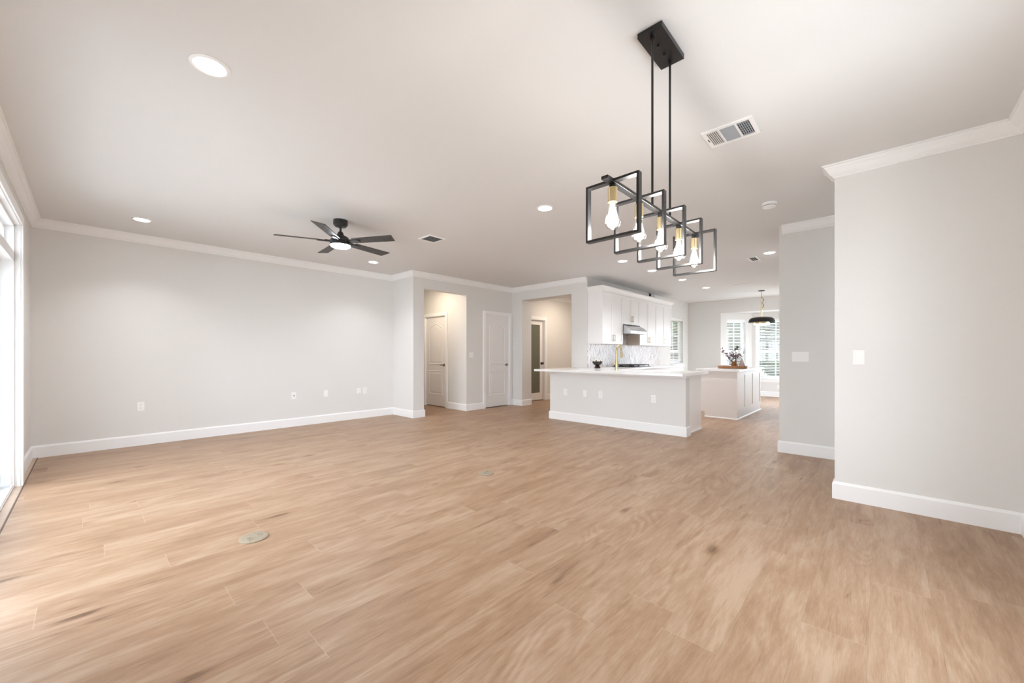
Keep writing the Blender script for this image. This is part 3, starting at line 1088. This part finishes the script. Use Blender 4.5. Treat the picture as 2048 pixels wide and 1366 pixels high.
# ------------------------------------------------------------------ island
isl = thing('kitchen_island', 'white kitchen island with three recessed side panels', 'island', (8.01, 1.905, 0))
IW, ID, IH = 1.905, 0.625, CT0 - 0.006
bm = BM()
box(bm, 0.020, IW, 0.020, ID, 0.105, IH)
box(bm, 0.020, IW - 0.02, 0.030, ID - 0.075, 0.0, 0.105)
make('island_body', bm, M['cab'], isl)
bm = BM()
box(bm, 0.004, 0.0195, 0.0, ID - 0.07, 0.0, IH)
box(bm, 0.004, 0.0195, ID - 0.07, ID, 0.105, IH)
box(bm, 0.0, 0.004, 0.0, 0.06, 0.0, IH)
make('end_panel', bm, M['cab'], isl)
pwid = (IW - 0.0205) / 3
for k in range(3):
    a = 0.0205 + pwid * k
    make('side_panel', shaker(BM(), a + 0.0005, a + pwid - 0.0005, 0.110, IH, 0.0195, 0.075, 0.020), M['cab'], isl)
make('toe_board', box(BM(), 0.0205, IW - 0.025, 0.012, 0.0295, 0.0, 0.104), M['cab'], isl)
bm = BM()
sweep(bm, [(0.004, ID - 0.07), (0.004, 0.0), (0.02, 0.0), (0.0205, 0.0), (IW - 0.02, 0.0)], [(0, 0), (0.016, 0), (0.014, 0.012), (0.004, 0.022), (0, 0.022)])
make('shoe_moulding', bm, M['trim'], isl)
bm = BM()
box(bm, 7.955, 9.965, 1.855, 2.60, IH + 0.0005, IH + 0.038, 0.003)
ISZ = IH + 0.038
tag(make('island_top', bm, M['quartz']), 'white quartz slab on top of the kitchen island', 'countertop')

# tray and things on it
tx, ty = 8.75, 2.165
tr = thing('serving_tray', 'round acacia wood tray on the island top', 'tray', (tx, ty, ISZ))
make('tray_body', lathe(BM(), [(0, 0), (0.245, 0), (0.262, 0.012), (0.265, 0.05), (0.252, 0.05), (0.246, 0.018), (0, 0.016)], seg=48, cap=False), M['tray'], tr, True)
TZ = ISZ + 0.0165
view_r = Vector((0.683, -0.730))
view_f = Vector((0.730, 0.683))
def on_tray(a, b):
    q = view_r * a + view_f * b
    return (tx + q.x, ty + q.y, TZ)
vx, vy, vz = on_tray(0.02, -0.02)
va = thing('amber_vase', 'small amber brown vase holding the flower branches on the wooden tray', 'vase', (vx, vy, vz))
make('vase_body', lathe(BM(), [(0, 0), (0.030, 0), (0.044, 0.03), (0.047, 0.065), (0.040, 0.10), (0.036, 0.118), (0.032, 0.118), (0.036, 0.10), (0.041, 0.065), (0.030, 0.012), (0, 0.010)], seg=28, cap=False), M['amber'], va, True)
def branch(tip, seed, m, label, n=26):
    n = int(n * 1.6)
    rnd = random.Random(seed)
    o = thing('flower_branch', label, 'branch', (vx, vy, vz + 0.012), 0, 'flower branches in the amber vase')
    tp = Vector((view_r.x * tip[0] + view_f.x * tip[1], view_r.y * tip[0] + view_f.y * tip[1], tip[2]))
    base = Vector((tp.x * 0.03, tp.y * 0.03, 0.0))
    mid = Vector((tp.x * 0.16, tp.y * 0.16, tp.z * 0.42))
    pts = []
    for i in range(9):
        u = i / 8
        p = base * (1 - u) ** 2 + mid * 2 * u * (1 - u) + tp * u * u
        if i > 3:
            p += Vector((rnd.uniform(-1, 1), rnd.uniform(-1, 1), rnd.uniform(-1, 1))) * 0.006
        pts.append(p)
    bm = BM()
    tube(bm, pts, [0.0028 - 0.0017 * i / 8 for i in range(9)], 6)
    sides = []
    for i in (4, 5, 6, 7):
        e = pts[i] + Vector((rnd.uniform(-1, 1), rnd.uniform(-1, 1), rnd.uniform(-0.1, 1))) * 0.06
        tube(bm, [pts[i], (pts[i] + e) / 2 + Vector((0, 0, 0.006)), e], [0.0016, 0.0013, 0.0009], 5)
        sides.append(e)
    make('stem', bm, M['twig'], o, True)
    bm = BM()
    for k in range(n):
        c = rnd.choice(pts[4:] + sides) + Vector((rnd.uniform(-1, 1), rnd.uniform(-1, 1), rnd.uniform(-1, 1))) * 0.024
        s = rnd.uniform(0.010, 0.020)
        mt = Matrix.Translation(c) @ Matrix.Rotation(rnd.uniform(0, PI), 4, 'Z') @ Matrix.Rotation(rnd.uniform(0, PI), 4, 'X') @ Matrix.Diagonal((s, s * 0.65, s * 0.3, 1))
        bmesh.ops.create_icosphere(bm, subdivisions=1, radius=1, matrix=mt)
    make('blossoms', bm, m, o, True)
branch((-0.245, 0.0, 0.36), 1, M['blossom'], 'flower branch arching farthest toward the kitchen wall, with dusky buds', 20)
branch((-0.12, 0.05, 0.25), 2, M['blossom'], 'low flower branch of purple buds leaning toward the kitchen wall')
branch((-0.03, -0.04, 0.36), 3, M['blossom'], 'upright flower branch with dense purple buds in the middle of the vase', 36)
branch((0.07, 0.03, 0.40), 4, M['sprig'], 'tallest sprig in the vase, with small green leaves', 30)
branch((0.09, -0.03, 0.26), 5, M['blossom'], 'short flower branch of purple buds above the rose cone', 34)
branch((0.16, 0.04, 0.34), 6, M['paleblossom'], 'flower branch with pale blossoms leaning toward the bay window', 26)
branch((0.235, 0.0, 0.335), 7, M['twig'], 'thin bare branch reaching farthest toward the big bay window', 10)
def cone(a, b, r, h, m, label):
    o = make('cone_tree', lathe(BM(), [(0, 0), (r, 0), (r * 0.97, 0.006), (0.004, h - 0.004), (0, h)], seg=28), m, None, True)
    o.location = on_tray(a, b)
    tag(o, label, 'ornament', 'cone ornaments on the tray')
cone(0.175, -0.02, 0.066, 0.205, M['rose'], 'taller dusty rose cone ornament on the rim side of the tray')
cone(0.105, 0.07, 0.052, 0.185, M['rose'], 'smaller dusty rose cone ornament close behind the amber vase')
bk = make('folded_cloth', box(BM(), -0.075, 0.075, -0.05, 0.05, 0.0, 0.030, 0.008), M['cream'], None, True)
bk.location = on_tray(-0.115, 0.0)
bk.rotation_euler = (0, 0, R(-38))
tag(bk, 'small folded cream cloth on the tray beside the vase', 'cloth')

# ------------------------------------------------------------------ outlets and switches
def plate_base(bm, wd, ht):
    box(bm, -wd / 2, wd / 2, -0.006, -0.0004, -ht / 2, ht / 2, 0.002)
    return bm

def outlet(label, loc, rz, group=None):
    r = thing('wall_outlet', label, 'outlet', loc, rz, group)
    make('cover_plate', plate_base(BM(), 0.072, 0.116), M['plate'], r)
    for z in (0.021, -0.021):
        q = make('receptacle', box(BM(), -0.0165, 0.0165, -0.0085, -0.0055, z - 0.014, z + 0.014, 0.001), M['plate'], r)
        bm = BM()
        box(bm, -0.008, -0.006, -0.0090, -0.0080, z - 0.002, z + 0.007)
        box(bm, 0.006, 0.008, -0.0090, -0.0080, z - 0.002, z + 0.007)
        box(bm, -0.002, 0.002, -0.0090, -0.0080, z - 0.011, z - 0.007)
        make('socket_slots', bm, M['slot'], q)
    return r

def switch(label, loc, rz, gangs=1):
    r = thing('light_switch', label, 'light switch', loc, rz)
    wd = 0.072 + 0.046 * (gangs - 1)
    make('cover_plate', plate_base(BM(), wd, 0.116), M['plate'], r)
    for k in range(gangs):
        x = (k - (gangs - 1) / 2) * 0.046
        bm = BM()
        v = [bm.verts.new(c) for c in ((x - 0.0165, -0.0055, -0.033), (x + 0.0165, -0.0055, -0.033), (x + 0.0165, -0.0055, 0.033), (x - 0.0165, -0.0055, 0.033),
                                       (x - 0.0165, -0.0120, -0.033), (x + 0.0165, -0.0120, -0.033), (x + 0.0165, -0.0070, 0.033), (x - 0.0165, -0.0070, 0.033))]
        for f in ((3, 2, 1, 0), (4, 5, 6, 7), (0, 1, 5, 4), (1, 2, 6, 5), (2, 3, 7, 6), (3, 0, 4, 7)):
            bm.faces.new([v[i] for i in f])
        make('rocker', bm, M['plate'], r)
    return r

def blank(label, loc, rz, hole=False):
    r = thing('cover_plate_blank', label, 'wall plate', loc, rz)
    make('cover_plate', plate_base(BM(), 0.072, 0.116), M['plate'], r)
    if hole:
        make('coax_jack', lathe(BM(), [(0.009, 0), (0.009, 0.004), (0.005, 0.005), (0.005, 0.012), (0, 0.012)], seg=14, mtx=Matrix.Translation((0, -0.0058, 0)) @ Matrix.Rotation(R(90), 4, 'X')), M['nickel'], r, True)
    else:
        for z in (0.042, -0.042):
            make('screw', lathe(BM(), [(0.003, 0), (0.003, 0.001), (0, 0.0012)], seg=10, mtx=Matrix.Translation((0, -0.0058, z)) @ Matrix.Rotation(R(90), 4, 'X')), M['plate'], r, True)
    return r

WX = -R(90)
outlet('white outlet alone low on the long wall, nearest the sliding door', (0.453, YB, 0.507), 0)
blank('white plate with one dark jack, low on the long wall', (2.294, YB, 0.508), 0, True)
blank('plain white blank plate between the jack plate and the paired plates on the long wall', (2.807, YB, 0.508), 0)
outlet('white outlet beside a blank plate, low on the long wall near the jog', (3.405, YB, 0.508), 0)
blank('white blank plate touching the paired outlet, closest to the jog', (3.521, YB, 0.508), 0)
outlet('white outlet at the hallway end of the breakfast bar wall', (5.85, 4.151, 0.512), WX)
blank('plain white blank plate between two outlets on the breakfast bar wall', (5.85, 3.741, 0.512), WX)
outlet('white outlet beside the blank plate, mid breakfast bar wall', (5.85, 3.433, 0.512), WX)
outlet('white outlet on its own at the island end of the breakfast bar wall', (5.85, 2.526, 0.512), WX)
switch('single white rocker switch on the wide right wall', (XR2, 0.130, 1.162), WX, 1)
switch('triple white rocker switch plate on the recessed wall', (XR1, 0.695, 1.160), WX, 3)
switch('double white rocker switch plate between the hall opening and the pantry door', (5.532, YP, 1.175), 0, 2)
io = outlet('white outlet laid sideways on the end of the island', (8.014, 2.238, 0.700), WX)
io.rotation_euler = (0, R(90), WX)
outlet('white outlet on the chevron tile left of the cooktop end', (8.62, YK - 0.0098, 1.13), 0)
outlet('white outlet on the chevron tile nearest the kitchen window', (9.85, YK - 0.0098, 1.13), 0)
outlet('white outlet under the big bay window near the floor', (BAYX, 2.08, 0.28), WX)

# ------------------------------------------------------------------ ceiling fittings
def can_light():
    r = thing('recessed_light', '', 'ceiling light', (0, 0, CZ), 0, 'recessed ceiling lights')
    make('trim_ring', lathe(BM(), [(0.070, -0.0006), (0.090, -0.0006), (0.090, -0.004), (0.076, -0.009), (0.070, -0.007)], seg=40, cap=False), M['trim'], r, True)
    make('light_lens', lathe(BM(), [(0.0, -0.0062), (0.0705, -0.0062), (0.0705, -0.0012), (0, -0.0012)], seg=40), M['lens'], r)
    return r
def can_lamp(x, y):
    o = lamp('recessed_lamp', (x, y, CZ - 0.0068), 0.135, CAN_W[0] if x < 5 else CAN_W[1], WARM)
    o.data.spread = R(112)
cans = [((0.441, 2.637), 'round recessed light nearest the viewer, high over the sliding door side'),
        ((0.408, 6.215), 'round recessed light near the sliding door by the long back wall'),
        ((3.296, 2.603), 'round recessed light between the fan and the chandelier'),
        ((3.253, 6.227), 'round recessed light just beyond the fan, near the jog in the back wall'),
        ((6.045, 3.138), 'first of four recessed lights in a line over the kitchen, nearest the living room'),
        ((7.101, 3.094), 'second of four recessed lights in a line over the kitchen, counted from the living room'),
        ((8.385, 3.004), 'third of four recessed lights in a line over the kitchen, counted from the living room'),
        ((9.758, 2.965), 'last of four recessed lights in a line over the kitchen, nearest the nook'),
        ((7.071, 1.241), 'recessed light beside the recessed wall edge, next to the small ceiling vent')]
c0 = can_light()
for i, ((x, y), lab) in enumerate(cans):
    can_lamp(x, y)
    if i == 0:
        c0.location = (x, y, CZ)
        c0['label'] = lab
    else:
        dup(c0, (x, y, CZ), 0, lab)

# vents
def vent_frame(bm, hx, hy, bd):
    for q in ((-hx, -hx + bd, -hy, hy), (hx - bd, hx, -hy, hy), (-hx + bd, hx - bd, -hy, -hy + bd), (-hx + bd, hx - bd, hy - bd, hy)):
        box(bm, q[0], q[1], q[2], q[3], -0.010, -0.0006)
    return bm
v1 = thing('ceiling_vent', 'large white three-section ceiling register beside the chandelier', 'vent', (3.058, 0.768, CZ), 0, 'ceiling vents')
hx, hy = 0.128, 0.158
bm = vent_frame(BM(), hx, hy, 0.026)
for y in (-0.052, 0.052):
    box(bm, -hx + 0.026, hx - 0.026, y - 0.006, y + 0.006, -0.010, -0.0006)
make('vent_frame', bm, M['trim'], v1)
make('duct_opening', box(BM(), -hx + 0.020, hx - 0.020, -hy + 0.020, hy - 0.020, -0.0022, -0.0006), M['duct'], v1)
bm = BM()
for k in range(7):
    y = 0.064 + 0.0115 * k
    obox(bm, Matrix.Translation((0, y, -0.0065)) @ Matrix.Rotation(R(28), 4, 'X'), 2 * hx - 0.054, 0.0105, 0.0012)
make('white_louver', bm, M['trim'], v1)
bm = BM()
for k in range(15):
    x = -hx + 0.034 + k * (2 * hx - 0.068) / 14
    obox(bm, Matrix.Translation((x, 0, -0.0055)) @ Matrix.Rotation(R(35), 4, 'Y'), 0.011, 0.090, 0.0012)
make('grey_louver', bm, M['greyvent'], v1)['label'] = 'grey centre louvers'
bm = BM()
for k in range(6):
    y = -0.070 - 0.0125 * k
    obox(bm, Matrix.Translation((0, y, -0.0055)) @ Matrix.Rotation(R(-62), 4, 'X'), 2 * hx - 0.054, 0.0070, 0.0012)
for k in range(6):
    x = -hx + 0.045 + k * (2 * hx - 0.090) / 5
    box(bm, x - 0.0022, x + 0.0022, -hy + 0.026, -0.058, -0.0080, -0.0060)
make('grid_louver', bm, M['greyvent'], v1)['label'] = 'dark open grid louvers'
bm = BM()
box(bm, -0.02, 0.02, hy - 0.020, hy - 0.015, -0.0125, -0.0100)
make('damper_lever', bm, M['slot'], v1)

def small_vent(label, loc, hx, hy, rz, tilt=30):
    r = thing('ceiling_vent', label, 'vent', loc, rz, 'ceiling vents')
    make('vent_frame', vent_frame(BM(), hx, hy, 0.026), M['trim'], r)
    make('duct_opening', box(BM(), -hx + 0.02, hx - 0.02, -hy + 0.02, hy - 0.02, -0.0022, -0.0006), M['duct'], r)
    bm = BM()
    n = max(4, int((2 * hy - 0.06) / 0.019))
    for k in range(n):
        y = -hy + 0.034 + k * (2 * hy - 0.068) / (n - 1)
        obox(bm, Matrix.Translation((0, y, -0.006)) @ Matrix.Rotation(R(tilt), 4, 'X'), 2 * hx - 0.054, 0.013, 0.0012)
    make('louver', bm, M['palevent'], r)
    return r
small_vent('square white ceiling vent close to the ceiling fan blades', (3.132, 4.397, CZ), 0.130, 0.130, 0)
small_vent('small white ceiling vent beside the recessed wall edge', (7.35, 1.505, CZ), 0.165, 0.075, 0)
small_vent('long thin white ceiling vent over the island, before the dome pendant', (9.72, 2.255, CZ), 0.19, 0.075, R(90))

# smoke detector
sd = thing('smoke_detector', 'round white smoke detector on the ceiling near the recessed wall', 'smoke detector', (4.765, 0.838, CZ))
make('detector_base', lathe(BM(), [(0, -0.0005), (0.068, -0.0005), (0.068, -0.022), (0.062, -0.027), (0, -0.027)], seg=36), M['plate'], sd, True)
make('sensor_slot', lathe(BM(), [(0, -0.027), (0.056, -0.027), (0.056, -0.033), (0, -0.033)], seg=36), M['slot'], sd, True)
make('detector_cap', lathe(BM(), [(0, -0.033), (0.060, -0.033), (0.056, -0.042), (0.030, -0.047), (0, -0.048)], seg=36), M['plate'], sd, True)

# ceiling fan
fan = thing('ceiling_fan', 'black five-blade ceiling fan with a lit white lens', 'ceiling fan', (1.984, 4.578, CZ))
make('fan_canopy', lathe(BM(), [(0, -0.0005), (0.078, -0.0005), (0.079, -0.052), (0.060, -0.074), (0.018, -0.080), (0, -0.080)], seg=36), M['blackpaint'], fan, True)
make('downrod', lathe(BM(), [(0, -0.080), (0.0125, -0.080), (0.0125, -0.150), (0, -0.150)], seg=16), M['blackpaint'], fan, True)
make('rod_coupling', lathe(BM(), [(0, -0.134), (0.024, -0.134), (0.034, -0.155), (0.042, -0.180), (0.046, -0.1815), (0, -0.1815)], seg=28), M['blackpaint'], fan, True)
make('motor_housing', lathe(BM(), [(0, -0.182), (0.060, -0.182), (0.088, -0.198), (0.100, -0.222), (0.108, -0.228), (0.108, -0.262), (0.113, -0.270), (0.113, -0.292), (0, -0.292)], seg=40), M['blackpaint'], fan, True)
make('light_lens', lathe(BM(), [(0, -0.2925), (0.108, -0.2925), (0.105, -0.302), (0.085, -0.313), (0.045, -0.320), (0, -0.322)], seg=40), M['fanlens'], fan, True)
for k in range(5):
    ang = R(-131.3 + 72 * k)
    rot = Matrix.Rotation(ang, 4, 'Z') @ Matrix.Translation((0, 0, -0.246)) @ Matrix.Rotation(R(-11), 4, 'X')
    bm = BM()
    pl = [(0.175, -0.055), (0.680, -0.066), (0.655, 0.066), (0.175, 0.055)]
    prism(bm, pl, -0.0035, 0.0035)
    bmesh.ops.transform(bm, matrix=rot, verts=bm.verts)
    b = make('fan_blade', bm, M['blade'], fan)
    bm = BM()
    prism(bm, [(0.095, -0.022), (0.17, -0.032), (0.235, -0.030), (0.250, 0.0), (0.235, 0.030), (0.17, 0.032), (0.095, 0.022)], -0.013, -0.0037)
    box(bm, 0.095, 0.17, -0.018, 0.018, -0.006, 0.010)
    bmesh.ops.transform(bm, matrix=rot, verts=bm.verts)
    make('blade_bracket', bm, M['blackpaint'], b)

# linear chandelier
ch = thing('linear_chandelier', 'black linear chandelier with five square frames and glowing bulbs', 'chandelier', (1.955, 0.803, CZ))
make('ceiling_canopy', box(BM(), -0.142, 0.142, -0.060, 0.060, -0.026, -0.0006, 0.001), M['black'], ch)
for x in (-0.037, 0.037):
    make('canopy_screw', lathe(BM(), [(0.007, -0.026), (0.007, -0.034), (0.004, -0.039), (0, -0.040)], x, 0, 12), M['black'], ch, True)
ZT = 1.900 - CZ
for x in (-0.108, 0.108):
    bm = BM()
    tube(bm, [(x, 0, -0.026), (x, 0, ZT - 0.002)], 0.0056, 12)
    lathe(bm, [(0.010, -0.026), (0.010, -0.046), (0.006, -0.048)], x, 0, 14)
    make('suspension_rod', bm, M['black'], ch, True)
make('cross_bar', box(BM(), -0.558, 0.530, -0.015, 0.015, ZT - 0.015, ZT - 0.002, 0.001), M['black'], ch)
FW = 0.238
for k, bxp in enumerate((1.462, 1.704, 1.945, 2.187, 2.428)):
    x = bxp - 1.955
    bm = BM()
    h2 = FW / 2
    t_, d_ = 0.0095, 0.0135
    zt, zb = ZT, ZT - FW
    box(bm, x - d_, x + d_, -h2, -h2 + t_, zb, zt)
    box(bm, x - d_, x + d_, h2 - t_, h2, zb, zt)
    box(bm, x - d_, x + d_, -h2 + t_, h2 - t_, zb, zb + t_)
    box(bm, x - d_, x + d_, -h2 + t_, h2 - t_, zt - t_, zt)
    make('square_frame', bm, M['black'], ch)
    s = make('lamp_socket', lathe(BM(), [(0.0, -0.032 + ZT), (0.0195, -0.032 + ZT), (0.0195, -0.092 + ZT), (0.0, -0.092 + ZT)], x, 0, 24), M['brass'], ch, True)
    make('socket_cap', lathe(BM(), [(0.0, -0.015 + ZT), (0.013, -0.0155 + ZT), (0.015, -0.0318 + ZT), (0.0, -0.0318 + ZT)], x, 0, 18), M['black'], s, True)
    zz = ZT - 0.0925
    b = make('light_bulb', lathe(BM(), [(0.0, zz), (0.0135, zz), (0.0145, zz - 0.010), (0.020, zz - 0.034), (0.0275, zz - 0.060), (0.0315, zz - 0.080), (0.0300, zz - 0.092), (0.021, zz - 0.104), (0.006, zz - 0.111), (0, zz - 0.113)], x, 0, 28, cap=False), M['bulbglass'], ch, True)
    make('filament', lathe(BM(), [(0.0, zz - 0.006), (0.008, zz - 0.008), (0.0125, zz - 0.030), (0.0200, zz - 0.058), (0.0235, zz - 0.080), (0.019, zz - 0.094), (0.0, zz - 0.102)], x, 0, 18), M['filament'], b, True)

# dome pendant over the nook
px_, py_ = 11.136, 2.119
pd = thing('dome_pendant', 'black dome pendant with a gold ring, hanging in front of the bay window', 'pendant light', (px_, py_, CZ))
make('ceiling_canopy', lathe(BM(), [(0, -0.0006), (0.068, -0.0006), (0.068, -0.018), (0.012, -0.026), (0, -0.026)], seg=30), M['black'], pd, True)
make('power_cord', tube(BM(), [(0, 0, -0.026), (0, 0, -0.17)], 0.004, 8), M['black'], pd)
vr = Vector((view_r.x, view_r.y, 0))
for k in range(5):
    zc = -0.165 - 0.052 * k
    bm = BM()
    d = vr if k % 2 == 0 else Vector((view_f.x, view_f.y, 0))
    pts = [d * (0.020 * math.cos(2 * PI * i / 14)) + Vector((0, 0, zc - 0.02 + 0.034 * math.sin(2 * PI * i / 14))) for i in range(14)]
    make('chain_link', tube(bm, pts, 0.005, 6, True), M['brass'], pd, True)
bm = BM()
pts = [Vector((0, 0, -0.165))]
for i in range(1, 29):
    u = i / 28
    pts.append(vr * (0.050 * abs(math.sin(2 * PI * u)) + 0.004) + Vector((0, 0, -0.165 - 0.265 * u)))
make('looped_cord', tube(bm, pts, 0.005, 7), M['black'], pd, True)
make('stem_rod', lathe(BM(), [(0, -0.405), (0.016, -0.405), (0.016, -0.43), (0.024, -0.45), (0.024, -0.47), (0.016, -0.49), (0.018, -0.645), (0, -0.645)], seg=20), M['brass'], pd, True)
make('lamp_shade', lathe(BM(), [(0, -0.645), (0.15, -0.648), (0.215, -0.662), (0.252, -0.690), (0.270, -0.730), (0.280, -0.775), (0.276, -0.775), (0.264, -0.732), (0.245, -0.697), (0.21, -0.670), (0.15, -0.656), (0, -0.653)], seg=48, cap=False), M['black'], pd, True)
make('gold_ring', lathe(BM(), [(0.170, -0.665), (0.172, -0.815), (0.166, -0.815), (0.164, -0.665)], seg=44, cap=False), M['brass'], pd, True)['label'] = 'gold inner ring of the shade'
make('light_diffuser', lathe(BM(), [(0, -0.800), (0.160, -0.800), (0.162, -0.826), (0.150, -0.830), (0, -0.830)], seg=40), M['pendlens'], pd, True)

# floor outlet covers
def floor_cover(label, loc, r_):
    o = thing('floor_outlet', label, 'floor outlet', loc, R(25), 'round floor outlet covers')
    make('cover_ring', lathe(BM(), [(0, 0.0002), (r_, 0.0002), (r_, 0.006), (r_ * 0.95, 0.009), (r_ * 0.80, 0.010), (0, 0.010)], seg=44), M['stone'], o, True)
    for s in (-1, 1):
        bm = BM()
        lathe(bm, [(0, 0.0101), (r_ * 0.27, 0.0101), (r_ * 0.25, 0.0125), (0, 0.0128)], s * r_ * 0.42, 0, 24)
        q = make('screw_cap', bm, M['stone'], o, True)
        make('coin_slot', box(BM(), s * r_ * 0.42 - r_ * 0.16, s * r_ * 0.42 + r_ * 0.16, -0.0022, 0.0022, 0.0122, 0.0132), M['slot'], q)
    return o
floor_cover('round brass floor outlet cover nearest the viewer', (0.724, 2.960, 0), 0.082)
floor_cover('round brass floor outlet cover farther away, toward the kitchen', (2.696, 2.875, 0), 0.076)

# ------------------------------------------------------------------ outside
def tree(loc, label, seed, h, rad, m, n=2200):
    rnd = random.Random(seed)
    o = thing('leafy_tree', label, 'tree', loc, rnd.uniform(0, 6), 'trees outside the windows')
    bm = BM()
    tube(bm, [(0, 0, 0), (0.05, 0.02, h * 0.3), (-0.03, 0.05, h * 0.6), (0, 0, h * 0.85)], [0.14, 0.11, 0.07, 0.02], 8)
    for k in range(6):
        a = rnd.uniform(0, 2 * PI)
        z = h * rnd.uniform(0.25, 0.6)
        tube(bm, [(0, 0, z), (math.cos(a) * rad * 0.35, math.sin(a) * rad * 0.35, z + 0.3), (math.cos(a) * rad * 0.7, math.sin(a) * rad * 0.7, z + 0.7)], [0.05, 0.035, 0.012], 6)
    make('trunk', bm, M['bark'], o, True)
    bm = BM()
    clumps = [(Vector((rnd.uniform(-1, 1) * rad * 0.7, rnd.uniform(-1, 1) * rad * 0.7, h * rnd.uniform(0.12, 0.95))), rnd.uniform(0.4, 0.8) * rad * 0.6) for _ in range(26)]
    for k in range(n):
        c, cr_ = rnd.choice(clumps)
        d = Vector((rnd.gauss(0, 1), rnd.gauss(0, 1), rnd.gauss(0, 1))).normalized()
        p = c + d * cr_ * rnd.uniform(0.5, 1.0)
        if p.z < 0.05:
            continue
        s = rnd.uniform(0.06, 0.12)
        e1 = Vector((rnd.uniform(-1, 1), rnd.uniform(-1, 1), rnd.uniform(-1, 1))).normalized()
        e2 = e1.cross(d + Vector((0.01, 0.02, 0.3))).normalized()
        q = [bm.verts.new(p - e1 * s), bm.verts.new(p + e2 * s * 0.5), bm.verts.new(p + e1 * s), bm.verts.new(p - e2 * s * 0.5)]
        bm.faces.new(q)
    for c, cr_ in clumps:
        bmesh.ops.create_icosphere(bm, subdivisions=2, radius=cr_ * 0.78, matrix=Matrix.Translation(c) @ Matrix.Rotation(rnd.uniform(0, 3), 4, 'X'))
    for v in bm.verts:
        if v.co.z < 0.03:
            v.co.z = 0.03
    me = bpy.data.meshes.new('crown')
    bm.to_mesh(me)
    bm.free()
    me.materials.append(m)
    c = bpy.data.objects.new('crown', me)
    COL.objects.link(c)
    c.parent = o
    return o
GZ = -0.14
struct('ground_bounce_slab', box(BM(), 13.34, 17.4, -0.97, 5.6, GZ - 0.2, GZ), M['paving'])  # unseen pale slab added to bounce sky light up into the bay
struct('ground_lawn', box(BM(), 17.41, 33.0, -0.97, 40, GZ - 0.2, GZ), M['grass'])
struct('ground_lawn_corner', box(BM(), 13.34, 17.40, 5.61, 40, GZ - 0.2, GZ), M['grass'])
struct('ground_road', box(BM(), 33.01, 37.5, -0.97, 40, GZ - 0.2, GZ), M['paving'])
struct('ground_verge', box(BM(), 37.51, 60, -0.97, 40, GZ - 0.2, GZ), M['grass'])
struct('ground_lawn_side', box(BM(), 9.9, 13.33, 4.5, 40, GZ - 0.2, GZ), M['grass'])
struct('ground_rear', box(BM(), -0.62, 30, -30, -0.98, GZ - 0.2, GZ), M['patio'])  # unseen pale ground added to limit sky light from below
struct('ground_patio', box(BM(), -16, -0.63, -20, 40, GZ - 0.2, GZ), M['patio'])
tree((18.6, 4.85, GZ), 'green tree seen through the angled bay window blind', 11, 2.9, 1.15, M['leafA'], 3800)
tree((23.4, 3.3, GZ), 'darker green tree seen through the big bay window', 12, 3.8, 1.7, M['leafB'], 5200)
tree((19.2, 7.7, GZ), 'green tree seen through the kitchen wall window', 13, 3.1, 1.5, M['leafA'], 4600)
hg = thing('clipped_hedge', 'long dark green hedge behind the garden trees', 'hedge', (48.0, 10.0, GZ))
rnd = random.Random(5)
bm = BM()
bmesh.ops.create_grid(bm, x_segments=24, y_segments=160, size=0.5)
bmesh.ops.transform(bm, matrix=Matrix.Translation((-0.6, 0, 2.9)) @ Matrix.Rotation(R(90), 4, 'Y') @ Matrix.Diagonal((5.7, 40, 1, 1)), verts=bm.verts)
for v in bm.verts:
    v.co += Vector((rnd.uniform(-0.16, 0.16), rnd.uniform(-0.07, 0.07), rnd.uniform(-0.07, 0.07)))
    v.co.z = max(0.02, v.co.z)
box(bm, -0.4, 0.6, -20, 20, 0.0, 5.75)
make('hedge_leaves', bm, M['leafB'], hg)
